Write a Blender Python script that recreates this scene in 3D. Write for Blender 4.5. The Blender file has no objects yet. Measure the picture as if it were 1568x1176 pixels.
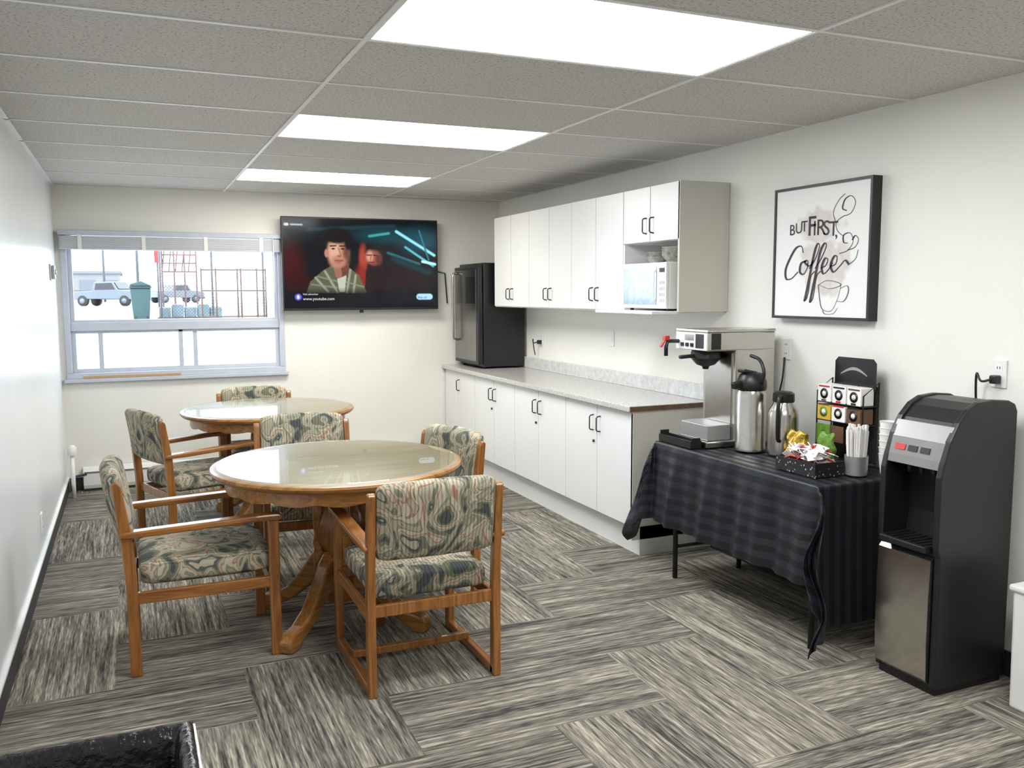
import bpy, bmesh, math, random
import numpy as np
from mathutils import Vector, Matrix
random.seed(3)
scene = bpy.context.scene
COL = scene.collection

# ------------------------------------------------------------------ materials
def new_mat(name):
    m = bpy.data.materials.new(name); m.use_nodes = True
    nt = m.node_tree
    b = nt.nodes.get('Principled BSDF')
    return m, nt, b
def setc(b, col, rough=.5, metal=0., spec=.5, coat=0.):
    b.inputs['Base Color'].default_value = (*col, 1)
    b.inputs['Roughness'].default_value = rough
    b.inputs['Metallic'].default_value = metal
    b.inputs['Specular IOR Level'].default_value = spec
    b.inputs['Coat Weight'].default_value = coat
def node(nt, t, **kw):
    n = nt.nodes.new(t)
    for k, v in kw.items(): setattr(n, k, v)
    return n
def link(nt, a, b): nt.links.new(a, b)
def ramp(nt, stops, interp='LINEAR'):
    r = nt.nodes.new('ShaderNodeValToRGB'); cr = r.color_ramp; cr.interpolation = interp
    while len(cr.elements) < len(stops): cr.elements.new(0.5)
    for e, (p, c) in zip(cr.elements, stops):
        e.position = p; e.color = (*c, 1)
    return r
def math_n(nt, op, a, b=None):
    n = nt.nodes.new('ShaderNodeMath'); n.operation = op
    for i, v in enumerate((a, b)):
        if v is None: continue
        if isinstance(v, (int, float)): n.inputs[i].default_value = v
        else: nt.links.new(v, n.inputs[i])
    return n.outputs[0]
def plain(name, col, rough=.5, metal=0., spec=.5, coat=0., var=.04, scale=8., bump=0., bscale=60.):
    m, nt, b = new_mat(name); setc(b, col, rough, metal, spec, coat)
    tc = node(nt, 'ShaderNodeTexCoord')
    nz = node(nt, 'ShaderNodeTexNoise'); nz.inputs['Scale'].default_value = scale
    link(nt, tc.outputs['Object'], nz.inputs['Vector'])
    lo = tuple(c*(1-var) for c in col); hi = tuple(min(1, c*(1+var)) for c in col)
    r = ramp(nt, [(.3, lo), (.7, hi)])
    link(nt, nz.outputs['Fac'], r.inputs['Fac']); link(nt, r.outputs['Color'], b.inputs['Base Color'])
    if bump:
        n2 = node(nt, 'ShaderNodeTexNoise'); n2.inputs['Scale'].default_value = bscale
        n2.inputs['Detail'].default_value = 4
        link(nt, tc.outputs['Object'], n2.inputs['Vector'])
        bp = node(nt, 'ShaderNodeBump'); bp.inputs['Strength'].default_value = bump
        bp.inputs['Distance'].default_value = .01
        link(nt, n2.outputs['Fac'], bp.inputs['Height']); link(nt, bp.outputs['Normal'], b.inputs['Normal'])
    return m
def emis(name, col, s):
    m, nt, b = new_mat(name); setc(b, (0.02, .02, .02), .4)
    b.inputs['Emission Color'].default_value = (*col, 1); b.inputs['Emission Strength'].default_value = s
    return m
def wood(name, c0, c1, rough=.35, axis='Z', coat=.3):
    m, nt, b = new_mat(name); setc(b, c0, rough, coat=coat)
    tc = node(nt, 'ShaderNodeTexCoord'); mp = node(nt, 'ShaderNodeMapping')
    s = {'X': (3, 40, 40), 'Y': (40, 3, 40), 'Z': (40, 40, 3)}[axis]
    mp.inputs['Scale'].default_value = s
    nz = node(nt, 'ShaderNodeTexNoise'); nz.inputs['Scale'].default_value = 1.; nz.inputs['Detail'].default_value = 5
    nz.inputs['Distortion'].default_value = 1.2
    link(nt, tc.outputs['Object'], mp.inputs['Vector']); link(nt, mp.outputs[0], nz.inputs['Vector'])
    r = ramp(nt, [(.3, c0), (.5, tuple((a+b_)/2 for a, b_ in zip(c0, c1))), (.68, c1)])
    link(nt, nz.outputs['Fac'], r.inputs['Fac']); link(nt, r.outputs['Color'], b.inputs['Base Color'])
    return m
def fabric(name):
    m, nt, b = new_mat(name); setc(b, (.3, .28, .2), .9, spec=.2)
    tc = node(nt, 'ShaderNodeTexCoord')
    mp = node(nt, 'ShaderNodeMapping'); mp.inputs['Scale'].default_value = (1, 1, .8)
    link(nt, tc.outputs['Object'], mp.inputs['Vector'])
    nz = node(nt, 'ShaderNodeTexNoise'); nz.inputs['Scale'].default_value = 8.; nz.inputs['Detail'].default_value = 1.6
    nz.inputs['Distortion'].default_value = 1.1
    link(nt, mp.outputs[0], nz.inputs['Vector'])
    r = ramp(nt, [(.0, (.07, .08, .085)), (.35, (.15, .155, .11)), (.40, (.34, .31, .235)), (.44, (.22, .225, .165)), (.475, (.44, .40, .31)),
                  (.525, (.33, .19, .145)), (.545, (.36, .335, .25)), (.59, (.17, .18, .135)), (.63, (.09, .10, .105)), (.665, (.38, .35, .27))], 'CONSTANT')
    link(nt, nz.outputs['Fac'], r.inputs['Fac'])
    # leaf-vein strokes
    n2 = node(nt, 'ShaderNodeTexWave'); n2.inputs['Scale'].default_value = 20; n2.inputs['Distortion'].default_value = 7
    n2.inputs['Detail'].default_value = 3; n2.inputs['Detail Scale'].default_value = .6
    link(nt, mp.outputs[0], n2.inputs['Vector'])
    r2 = ramp(nt, [(.08, (.60, .60, .58)), (.30, (.94, .93, .90)), (.9, (1.10, 1.08, 1.04))])
    link(nt, n2.outputs['Fac'], r2.inputs['Fac'])
    mx = node(nt, 'ShaderNodeMix', data_type='RGBA', blend_type='MULTIPLY'); mx.inputs['Factor'].default_value = .9
    link(nt, r.outputs['Color'], mx.inputs[6]); link(nt, r2.outputs['Color'], mx.inputs[7])
    link(nt, mx.outputs[2], b.inputs['Base Color'])
    n3 = node(nt, 'ShaderNodeTexNoise'); n3.inputs['Scale'].default_value = 300
    link(nt, tc.outputs['Object'], n3.inputs['Vector'])
    bp = node(nt, 'ShaderNodeBump'); bp.inputs['Strength'].default_value = .3; bp.inputs['Distance'].default_value = .003
    link(nt, n3.outputs['Fac'], bp.inputs['Height']); link(nt, bp.outputs['Normal'], b.inputs['Normal'])
    return m
def glass_sheet(name, tint=(1, 1, 1), base=.04, gr=.02, k=.8):
    m, nt, b = new_mat(name); nt.nodes.remove(b)
    out = nt.nodes['Material Output']
    tr = node(nt, 'ShaderNodeBsdfTransparent'); tr.inputs[0].default_value = (*tint, 1)
    gl = node(nt, 'ShaderNodeBsdfGlossy'); gl.inputs['Roughness'].default_value = gr
    lw = node(nt, 'ShaderNodeLayerWeight'); lw.inputs[0].default_value = .5
    f5 = math_n(nt, 'POWER', lw.outputs['Facing'], 4.5)
    fc = math_n(nt, 'ADD', math_n(nt, 'MULTIPLY', f5, k), base)
    mx = node(nt, 'ShaderNodeMixShader')
    link(nt, fc, mx.inputs[0]); link(nt, tr.outputs[0], mx.inputs[1]); link(nt, gl.outputs[0], mx.inputs[2])
    link(nt, mx.outputs[0], out.inputs['Surface'])
    return m

M = {}
M['wall_warm'] = plain('wall_paint_cream', (.80, .79, .745), .5, var=.015, scale=3, bump=.08, bscale=120)
M['wall_left'] = plain('wall_paint_white', (.78, .80, .81), .28, var=.015, scale=3, bump=.12, bscale=10)
M['white'] = plain('white_paint', (.80, .80, .78), .4, var=.02)
M['trimw'] = plain('white_trim', (.85, .85, .84), .4, var=.02)
M['frame_alu'] = plain('window_frame_paint', (.50, .54, .62), .4, var=.03)
M['blind'] = plain('blind_slat_grey', (.62, .63, .68), .4, var=.03)
M['lam'] = plain('white_laminate', (.78, .78, .775), .35, var=.015, scale=2)
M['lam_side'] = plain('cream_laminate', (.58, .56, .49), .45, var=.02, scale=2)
M['gap'] = plain('cabinet_shadow_core', (.18, .17, .16), .7)
M['dark_handle'] = plain('dark_metal', (.06, .055, .05), .35, metal=.8)
M['black'] = plain('black_plastic', (.010, .010, .011), .38, var=.1)
M['blackgloss'] = plain('black_gloss', (.008, .008, .009), .15, var=.1)
M['blackmatte'] = plain('black_matte', (.012, .012, .013), .6, var=.1)
M['steel'] = plain('brushed_steel', (.54, .52, .49), .24, metal=1., var=.06, scale=20)
M['silver'] = plain('silver_plastic', (.40, .40, .40), .35, metal=.6, var=.03)
M['base'] = plain('charcoal_baseboard', (.03, .032, .037), .5, var=.1)
M['oak'] = wood('oak_chair', (.16, .056, .010), (.38, .155, .036), axis='Z')
M['oakh'] = wood('oak_chair_rail', (.16, .056, .010), (.38, .155, .036), axis='Y')
M['oakt'] = wood('oak_table', (.21, .083, .018), (.43, .20, .052), axis='X', rough=.3)
M['oaktop'] = wood('oak_table_top', (.21, .145, .08), (.31, .23, .14), axis='X', rough=.4, coat=0)
M['fabric'] = fabric('upholstery_leaf_pattern')
M['glass'] = glass_sheet('clear_glass', (.95, 1., .98), .05, .012, .66)
M['wglass'] = glass_sheet('window_glass', (1, 1, 1))
M['red'] = plain('red_plastic', (.5, .03, .03), .4)
M['cream'] = plain('cream_metal', (.52, .50, .45), .28, metal=.75, var=.02)
M['whiteplast'] = plain('white_plastic', (.8, .8, .78), .35, var=.02)
M['brownedge'] = plain('brown_edge', (.13, .07, .035), .5, var=.2, scale=30)
M['paper'] = plain('paper', (.82, .80, .78), .8, var=.02)
M['gold'] = plain('gold_foil', (.50, .32, .05), .25, metal=.8, var=.3, scale=40, bump=.6, bscale=40)
M['green'] = plain('green_foil', (.13, .26, .03), .3, var=.3, scale=40, bump=.6, bscale=40)
M['teal'] = plain('teal_paint', (.014, .05, .05), .5)
M['rust'] = plain('orange_brown_paint', (.085, .05, .03), .6)
M['carpaint'] = plain('silver_car_paint', (.10, .115, .13), .3, metal=.1)
M['tyre'] = plain('tyre', (.012, .012, .012), .7)
M['galv'] = plain('galvanised', (.055, .055, .058), .5)
# snow with grit patches
def mk_snow():
    m, nt, b = new_mat('snow_ground'); setc(b, (.8, .8, .8), .8)
    tc = node(nt, 'ShaderNodeTexCoord'); nz = node(nt, 'ShaderNodeTexNoise')
    mp = node(nt, 'ShaderNodeMapping'); mp.inputs['Scale'].default_value = (.25, .6, 1); link(nt, tc.outputs['Object'], mp.inputs[0])
    nz.inputs['Scale'].default_value = 1.; nz.inputs['Detail'].default_value = 7; nz.inputs['Roughness'].default_value = .7
    link(nt, mp.outputs[0], nz.inputs['Vector'])
    r = ramp(nt, [(.38, (.10, .09, .08)), (.47, (.30, .29, .28)), (.56, (.80, .80, .81))])
    link(nt, nz.outputs['Fac'], r.inputs['Fac']); link(nt, r.outputs['Color'], b.inputs['Base Color'])
    return m
M['snow'] = mk_snow()

# countertop
def mk_speck(name, base, dark, light, scale, rough):
    m, nt, b = new_mat(name); setc(b, base, rough)
    tc = node(nt, 'ShaderNodeTexCoord'); nz = node(nt, 'ShaderNodeTexNoise')
    nz.inputs['Scale'].default_value = scale; nz.inputs['Detail'].default_value = 6; nz.inputs['Roughness'].default_value = .7
    link(nt, tc.outputs['Object'], nz.inputs['Vector'])
    r = ramp(nt, [(.36, dark), (.5, base), (.64, light)])
    link(nt, nz.outputs['Fac'], r.inputs['Fac']); link(nt, r.outputs['Color'], b.inputs['Base Color'])
    return m
M['counter'] = mk_speck('laminate_counter', (.50, .49, .465), (.40, .39, .365), (.58, .57, .55), 60, .2)
M['splash'] = mk_speck('laminate_backsplash', (.60, .60, .60), (.52, .52, .52), (.68, .68, .68), 22, .25)

# ceiling tile
def mk_ceiling():
    m, nt, b = new_mat('ceiling_tile'); setc(b, (.5, .49, .46), .9, spec=.1)
    tc = node(nt, 'ShaderNodeTexCoord')
    nz = node(nt, 'ShaderNodeTexNoise'); nz.inputs['Scale'].default_value = 90; nz.inputs['Detail'].default_value = 3
    link(nt, tc.outputs['Object'], nz.inputs['Vector'])
    r = ramp(nt, [(.33, (.36, .355, .34)), (.43, (.62, .61, .585)), (.7, (.68, .67, .645))])
    link(nt, nz.outputs['Fac'], r.inputs['Fac']); link(nt, r.outputs['Color'], b.inputs['Base Color'])
    bp = node(nt, 'ShaderNodeBump'); bp.inputs['Strength'].default_value = .4; bp.inputs['Distance'].default_value = .004
    link(nt, nz.outputs['Fac'], bp.inputs['Height']); link(nt, bp.outputs['Normal'], b.inputs['Normal'])
    return m
M['ceil'] = mk_ceiling()

# carpet: herringbone 1:2 planks, streaked along each plank
def mk_carpet(w=.5):
    m, nt, b = new_mat('carpet_planks'); setc(b, (.2, .2, .2), .95, spec=.1)
    tc = node(nt, 'ShaderNodeTexCoord'); sp = node(nt, 'ShaderNodeSeparateXYZ')
    link(nt, tc.outputs['Object'], sp.inputs[0])
    x = math_n(nt, 'ADD', sp.outputs[0], 10.12); y = math_n(nt, 'ADD', sp.outputs[1], 10.2)
    i = math_n(nt, 'FLOOR', math_n(nt, 'DIVIDE', x, w)); j = math_n(nt, 'FLOOR', math_n(nt, 'DIVIDE', y, w))
    k = math_n(nt, 'FLOORED_MODULO', math_n(nt, 'ADD', math_n(nt, 'SUBTRACT', i, j), 400.25), 4.)
    hor = math_n(nt, 'LESS_THAN', k, 2.)
    k1 = math_n(nt, 'COMPARE', k, 1.25); nt.nodes[-1].inputs[2].default_value = .3
    k3 = math_n(nt, 'COMPARE', k, 3.25); nt.nodes[-1].inputs[2].default_value = .3
    bi = math_n(nt, 'SUBTRACT', i, k1); bj = math_n(nt, 'ADD', j, k3)
    cb = node(nt, 'ShaderNodeCombineXYZ'); link(nt, bi, cb.inputs[0]); link(nt, bj, cb.inputs[1])
    wn = node(nt, 'ShaderNodeTexWhiteNoise'); wn.noise_dimensions = '3D'; link(nt, cb.outputs[0], wn.inputs['Vector'])
    def mixf(f, a, c):  # f? a : c
        return math_n(nt, 'ADD', math_n(nt, 'MULTIPLY', f, a), math_n(nt, 'MULTIPLY', math_n(nt, 'SUBTRACT', 1., f), c))
    al = mixf(hor, x, y); ac = mixf(hor, y, x)
    def streak(sa, sc, det, zmul):
        c = node(nt, 'ShaderNodeCombineXYZ')
        link(nt, math_n(nt, 'MULTIPLY', al, sa), c.inputs[0]); link(nt, math_n(nt, 'MULTIPLY', ac, sc), c.inputs[1])
        link(nt, math_n(nt, 'MULTIPLY', wn.outputs['Value'], zmul), c.inputs[2])
        n = node(nt, 'ShaderNodeTexNoise'); n.inputs['Scale'].default_value = 1; n.inputs['Detail'].default_value = det
        link(nt, c.outputs[0], n.inputs['Vector']); return n.outputs['Fac']
    s1 = streak(2.6, 75, 3, 37.); s2 = streak(14, 190, 1, 91.); s3 = streak(1., 16, 1, 17.)
    v = math_n(nt, 'ADD', math_n(nt, 'ADD', math_n(nt, 'MULTIPLY', s1, .5), math_n(nt, 'MULTIPLY', s2, .33)), math_n(nt, 'MULTIPLY', s3, .17))
    v = math_n(nt, 'ADD', v, math_n(nt, 'MULTIPLY', math_n(nt, 'SUBTRACT', wn.outputs['Value'], .5), .02))
    # planks streaked along X are coloured slightly darker than those along Y
    v = math_n(nt, 'SUBTRACT', v, math_n(nt, 'MULTIPLY', hor, .010))
    r = ramp(nt, [(.385, (.052, .049, .046)), (.46, (.135, .124, .108)), (.54, (.235, .213, .173)), (.62, (.42, .385, .31))])
    link(nt, v, r.inputs['Fac']); link(nt, r.outputs['Color'], b.inputs['Base Color'])
    nz = node(nt, 'ShaderNodeTexNoise'); nz.inputs['Scale'].default_value = 250
    link(nt, tc.outputs['Object'], nz.inputs['Vector'])
    bp = node(nt, 'ShaderNodeBump'); bp.inputs['Strength'].default_value = .5; bp.inputs['Distance'].default_value = .004
    link(nt, nz.outputs['Fac'], bp.inputs['Height']); link(nt, bp.outputs['Normal'], b.inputs['Normal'])
    return m
M['carpet'] = mk_carpet()

# ------------------------------------------------------------------ geometry helpers
def group(name, loc=(0, 0, 0), rz=0.):
    e = bpy.data.objects.new(name, None); COL.objects.link(e)
    e.location = loc; e.rotation_euler = (0, 0, rz); e.empty_display_size = .1
    return e
def mk(name, verts, faces, mat, parent=None, smooth=False, bevel=0., seg=2):
    me = bpy.data.meshes.new(name); me.from_pydata([tuple(v) for v in verts], [], faces)
    bm = bmesh.new(); bm.from_mesh(me)
    bmesh.ops.recalc_face_normals(bm, faces=bm.faces)
    if bevel > 0:
        es = [e for e in bm.edges if len(e.link_faces) == 2 and e.calc_face_angle(0) > .5]
        bmesh.ops.bevel(bm, geom=es, offset=bevel, segments=seg, affect='EDGES', profile=.5, clamp_overlap=True)
    bm.to_mesh(me); bm.free()
    if isinstance(mat, str): mat = M[mat]
    me.materials.append(mat)
    if smooth:
        for p in me.polygons: p.use_smooth = True
    o = bpy.data.objects.new(name, me); COL.objects.link(o)
    if parent: o.parent = parent
    return o
CUBEF = [(0, 1, 3, 2), (4, 6, 7, 5), (0, 4, 5, 1), (2, 3, 7, 6), (0, 2, 6, 4), (1, 5, 7, 3)]
def boxv(x0, x1, y0, y1, z0, z1):
    return [(x, y, z) for x in (x0, x1) for y in (y0, y1) for z in (z0, z1)]
def box(name, x0, x1, y0, y1, z0, z1, mat, parent=None, bevel=0., seg=2, smooth=False):
    return mk(name, boxv(x0, x1, y0, y1, z0, z1), CUBEF, mat, parent, bevel=bevel, seg=seg, smooth=smooth)
def multibox(name, boxes, mat, parent=None, bevel=0.):
    vs, fs = [], []
    for bx in boxes:
        o = len(vs); vs += boxv(*bx); fs += [tuple(i+o for i in f) for f in CUBEF]
    return mk(name, vs, fs, mat, parent, bevel=bevel)
def bar(name, p0, p1, w, h, mat, parent=None, bevel=.006, side=None):
    p0, p1 = Vector(p0), Vector(p1); d = (p1-p0).normalized()
    s = Vector(side) if side else (Vector((0, 0, 1)).cross(d) if abs(d.z) < .9 else Vector((1, 0, 0)))
    s = (s - d*s.dot(d)).normalized(); u = d.cross(s)
    vs = [p + s*a*w/2 + u*b*h/2 for p in (p0, p1) for a in (-1, 1) for b in (-1, 1)]
    return mk(name, vs, CUBEF, mat, parent, bevel=bevel)
def tube(name, pts, r, mat, parent=None, seg=8, caps=True, closed=False):
    pts = [Vector(p) for p in pts]; n = len(pts)
    rs = r if isinstance(r, (list, tuple)) else [r]*n
    vs, fs = [], []; up = None
    for i, p in enumerate(pts):
        if closed: d = (pts[(i+1) % n]-pts[i-1])
        else: d = pts[min(i+1, n-1)]-pts[max(i-1, 0)]
        d.normalize()
        if up is None:
            up = Vector((0, 0, 1)) if abs(d.z) < .9 else Vector((1, 0, 0))
        up = (up - d*up.dot(d)).normalized(); s = d.cross(up)
        for k in range(seg):
            a = 2*math.pi*k/seg
            vs.append(p + (up*math.cos(a)+s*math.sin(a))*rs[i])
    rng = n if closed else n-1
    for i in range(rng):
        for k in range(seg):
            i2 = (i+1) % n
            fs.append((i*seg+k, i*seg+(k+1) % seg, i2*seg+(k+1) % seg, i2*seg+k))
    if caps and not closed:
        fs.append(tuple(range(seg))); fs.append(tuple((n-1)*seg+k for k in range(seg)))
    return mk(name, vs, fs, mat, parent, smooth=True)
def lathe(name, prof, cx, cy, mat, parent=None, seg=40, smooth=True, rot=0., caps=True):
    vs, fs = [], []; n = len(prof)
    for r, z in prof:
        for k in range(seg):
            a = 2*math.pi*k/seg+rot; vs.append((cx+r*math.cos(a), cy+r*math.sin(a), z))
    for i in range(n-1):
        for k in range(seg):
            fs.append((i*seg+k, i*seg+(k+1) % seg, (i+1)*seg+(k+1) % seg, (i+1)*seg+k))
    if caps: fs.append(tuple(range(seg)))
    fs.append(tuple((n-1)*seg+k for k in range(seg)))
    o = mk(name, vs, fs, mat, parent, smooth=smooth)
    if smooth: sharp(o)
    return o
def sharp(o, ang=.6):
    me = o.data; bm = bmesh.new(); bm.from_mesh(me)
    for e in bm.edges:
        if len(e.link_faces) == 2 and e.calc_face_angle(0) > ang: e.smooth = False
    bm.to_mesh(me); bm.free()
def prism(name, poly, axis, a0, a1, mat, parent=None, bevel=0., smooth=False):
    """poly in the plane perpendicular to axis; axis 'Y': poly=(x,z), 'X': poly=(y,z)"""
    n = len(poly)
    def P(p, a):
        return (p[0], a, p[1]) if axis == 'Y' else ((a, p[0], p[1]) if axis == 'X' else (p[0], p[1], a))
    vs = [P(p, a0) for p in poly]+[P(p, a1) for p in poly]
    fs = [tuple(range(n)), tuple(range(n, 2*n))]+[(i, (i+1) % n, n+(i+1) % n, n+i) for i in range(n)]
    o = mk(name, vs, fs, mat, parent, bevel=bevel, smooth=smooth)
    if smooth: sharp(o)
    return o
def cushion(name, x0, x1, y0, y1, z0, z1, mat, parent, r=.03, puff=.012, xf=None):
    bm = bmesh.new(); bmesh.ops.create_cube(bm, size=1.)
    bmesh.ops.subdivide_edges(bm, edges=bm.edges[:], cuts=11, use_grid_fill=True)
    cx, cy, cz = (x0+x1)/2, (y0+y1)/2, (z0+z1)/2; hx, hy, hz = (x1-x0)/2, (y1-y0)/2, (z1-z0)/2
    for v in bm.verts:
        q = Vector((v.co.x*2, v.co.y*2, v.co.z*2))
        p = Vector((q.x*hx, q.y*hy, q.z*hz))
        inn = Vector((max(-hx+r, min(hx-r, p.x)), max(-hy+r, min(hy-r, p.y)), max(-hz+r, min(hz-r, p.z))))
        d = p-inn
        if d.length > 1e-6: p = inn + d.normalized()*r
        dims = [hx, hy, hz]; ax = dims.index(min(dims))
        o1, o2 = [i for i in range(3) if i != ax]
        f = (1-q[o1]**2)*(1-q[o2]**2)
        p[ax] += puff*f*(1 if q[ax] > 0 else -1)*abs(q[ax])
        co = Vector((cx, cy, cz))+p
        if xf: co = xf(co)
        v.co = co
    me = bpy.data.meshes.new(name); bm.to_mesh(me); bm.free()
    for p in me.polygons: p.use_smooth = True
    me.materials.append(M[mat]); o = bpy.data.objects.new(name, me); COL.objects.link(o); o.parent = parent
    return o
def finish(g):
    """move the parent empty to the base centre of its parts (parts were built in world coordinates)"""
    lo = Vector((1e9,)*3); hi = Vector((-1e9,)*3)
    ch = [o for o in bpy.data.objects if o.parent == g and o.type == 'MESH']
    for o in ch:
        for v in o.data.vertices:
            for i in range(3):
                lo[i] = min(lo[i], v.co[i]); hi[i] = max(hi[i], v.co[i])
    c = Vector(((lo.x+hi.x)/2, (lo.y+hi.y)/2, lo.z))
    for o in ch: o.data.transform(Matrix.Translation(-c))
    g.location = c
def text(name, s, size, origin, xdir, ydir, mat, parent, align='LEFT', extrude=0.0005):
    cu = bpy.data.curves.new(name, 'FONT'); cu.body = s; cu.size = size; cu.align_x = align; cu.extrude = extrude
    cu.resolution_u = 4
    t = bpy.data.objects.new(name+'_tmp', cu); COL.objects.link(t)
    bpy.context.view_layer.update()
    dg = bpy.context.evaluated_depsgraph_get()
    me = bpy.data.meshes.new_from_object(t.evaluated_get(dg))
    bpy.data.objects.remove(t)
    X = Vector(xdir); Y = Vector(ydir); Z = X.cross(Y)
    mt = Matrix(((X.x, Y.x, Z.x, origin[0]), (X.y, Y.y, Z.y, origin[1]), (X.z, Y.z, Z.z, origin[2]), (0, 0, 0, 1)))
    me.transform(mt); me.materials.clear(); me.materials.append(M[mat] if isinstance(mat, str) else mat)
    o = bpy.data.objects.new(name, me); COL.objects.link(o); o.parent = parent
    return o
def catmull(pts, n=8):
    P = [Vector(p) for p in pts]; P = [P[0]*2-P[1]]+P+[P[-1]*2-P[-2]]; out = []
    for i in range(1, len(P)-2):
        for k in range(n):
            t = k/n
            out.append(.5*((2*P[i])+(-P[i-1]+P[i+1])*t+(2*P[i-1]-5*P[i]+4*P[i+1]-P[i+2])*t*t+(-P[i-1]+3*P[i]-3*P[i+1]+P[i+2])*t**3))
    out.append(P[-2]); return out
def ribbon(name, pts2, w, mapf, mat, parent, n=8, vary=.45):
    pts = catmull([(p[0], p[1], 0) for p in pts2], n); vs, fs = [], []
    for i, p in enumerate(pts):
        d = pts[min(i+1, len(pts)-1)]-pts[max(i-1, 0)]
        if d.length < 1e-9: d = Vector((1, 0, 0))
        d.normalize(); s = Vector((-d.y, d.x, 0))
        ww = w*(1-vary+vary*2*max(0, d.y))  # thicker on down strokes (v grows downward)
        for sg in (-1, 1):
            q = p+s*ww/2*sg; vs.append(mapf(q.x, q.y))
    for i in range(len(pts)-1): fs.append((2*i, 2*i+1, 2*i+3, 2*i+2))
    return mk(name, vs, fs, mat, parent)

# ------------------------------------------------------------------ room shell
XL, XR, YB, YF, H = -.52, 3.30, 7.93, -1.6, 2.455
box('floor', XL-.1, XR+.1, YF-.1, YB+.1, -.08, 0, 'carpet')
box('wall_left', XL-.12, XL, YF-.1, YB+.15, 0, 2.62, 'wall_left')
box('wall_right', XR, XR+.12, YF-.1, YB+.15, 0, 2.62, 'wall_warm')
box('wall_front', XL, XR, YF-.12, YF, 0, 2.62, 'wall_warm')
WX0, WX1, WZ0, WZ1 = -.45, 1.215, .95, 2.08
multibox('wall_back', [(XL, XR, YB, YB+.15, 0, WZ0), (XL, XR, YB, YB+.15, WZ1, 2.62), (XL, WX0, YB, YB+.15, WZ0, WZ1), (WX1, XR, YB, YB+.15, WZ0, WZ1)], 'wall_warm')
GX = [.775, 2.13]; P = .67
GY = [3.03+P*k for k in range(-6, 8)]
lights = [2.36-3*P, 2.36, 2.36+3*P, 2.36+6*P]  # first light is unseen, added above the camera to light the room
xs = [XL]+GX+[XR]; ys = [YF]+[g for g in GY if YF+.05 < g < YB-.05]+[YB]
tiles = []
for i in range(3):
    for j in range(len(ys)-1):
        if i == 1 and any(abs(ys[j]-l) < .02 for l in lights): continue
        g = .010
        tiles.append((xs[i]+g, xs[i+1]-g, ys[j]+g, ys[j+1]-g, H, H+.03))
tiles.append((XL, XR, YF, YB, H+.10, H+.16))
multibox('ceiling', tiles, 'ceil', bevel=.004)
gr = []
for y in ys[1:-1]: gr.append((XL, XR, y-.009, y+.009, H-.004, H+.006))
for x in GX: gr.append((x-.009, x+.009, YF, YB, H-.0045, H+.0055))
multibox('trim_ceiling_grid', gr, 'trimw')
multibox('trim_ceiling_edge', [(XL, XL+.022, YF, YB, H-.004, H+.012), (XR-.022, XR, YF, YB, H-.002, H+.012), (XL+.022, XR-.022, YB-.022, YB, H-.004, H+.012)], 'trimw')
cols = [(.99, .985, .98), (.98, .99, 1.), (.91, .97, 1.), (1., .96, .87)]
for li, l in enumerate(lights):
    g = group('ceiling_light')
    a = [GX[0]+.004, GX[1]-.004, l+.004, l+P-.004]
    f = .012
    multibox('frame', [(a[0], a[1], a[2], a[2]+f, H-.003, H+.03), (a[0], a[1], a[3]-f, a[3], H-.003, H+.03), (a[0], a[0]+f, a[2]+f, a[3]-f, H-.003, H+.03), (a[1]-f, a[1], a[2]+f, a[3]-f, H-.003, H+.03)], 'trimw', g)
    lm, nt, b = new_mat('light_lens_%d' % li); setc(b, (.9, .9, .9), .3)
    b.inputs['Emission Color'].default_value = (*cols[li], 1); b.inputs['Emission Strength'].default_value = 19.5
    box('lens', a[0]+f, a[1]-f, a[2]+f, a[3]-f, H-.001, H+.008, lm, g)
    box('housing', a[0]+.005, a[1]-.005, a[2]+.005, a[3]-.005, H+.03, H+.095, 'trimw', g)
    finish(g)
# baseboards
box('baseboard_left', XL, XL+.012, YF, YB-.01, 0, .105, 'base')
box('trim_left', XL, XL+.016, YF, YB-.01, .105, .118, 'trimw')
box('baseboard_right', XR-.012, XR, YF, 4.47, 0, .105, 'base')
box('baseboard_back', XL+.02, 2.76, YB-.012, YB, 0, .105, 'base')

# ------------------------------------------------------------------ window
g = group('window_1')
yo = YB-.02
fo = .045
X0, X1, Z0, Z1 = -.482, 1.25, .915, 2.11
multibox('outer_frame', [(X0, X1, yo, YB+.1, Z0, Z0+fo), (X0, X1, yo, YB+.1, Z1-fo, Z1), (X0, X0+fo, yo, YB+.1, Z0+fo, Z1-fo), (X1-fo, X1, yo, YB+.1, Z0+fo, Z1-fo)], 'frame_alu', g, bevel=.004)
x0, x1, z0, z1 = X0+fo, X1-fo, Z0+fo, Z1-fo
multibox('mullion', [(x0, x1, YB+.0, YB+.08, 1.30, 1.37)], 'frame_alu', g, bevel=.004)
t = .034
multibox('sash', [(x0, x0+t, YB+.02, YB+.07, z0, z1), (x1-t, x1, YB+.02, YB+.07, z0, z1), (x0+t, x1-t, YB+.02, YB+.07, z0, z0+t),
                  (x0+t, x1-t, YB+.02, YB+.07, 1.37, 1.39), (-.24, -.205, YB+.025, YB+.065, z0+t, 1.30), (.375, .41, YB+.02, YB+.06, z0+t, 1.30), (.49, .525, YB+.03, YB+.07, z0+t, 1.30),
                  (x0+t, x1-t, YB+.02, YB+.07, 1.28, 1.30)], 'frame_alu', g, bevel=.003)
def quad_y(name, a, b_, y, c, d, mat, parent):
    return mk(name, [(a, y, c), (b_, y, c), (b_, y, d), (a, y, d)], [(0, 1, 2, 3)], mat, parent)
quad_y('pane_upper', x0+.01, x1-.01, YB+.047, 1.375, z1-.01, 'wglass', g)
quad_y('pane_lower', x0+.01, x1-.01, YB+.047, z0+.02, 1.29, 'wglass', g)
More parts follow.
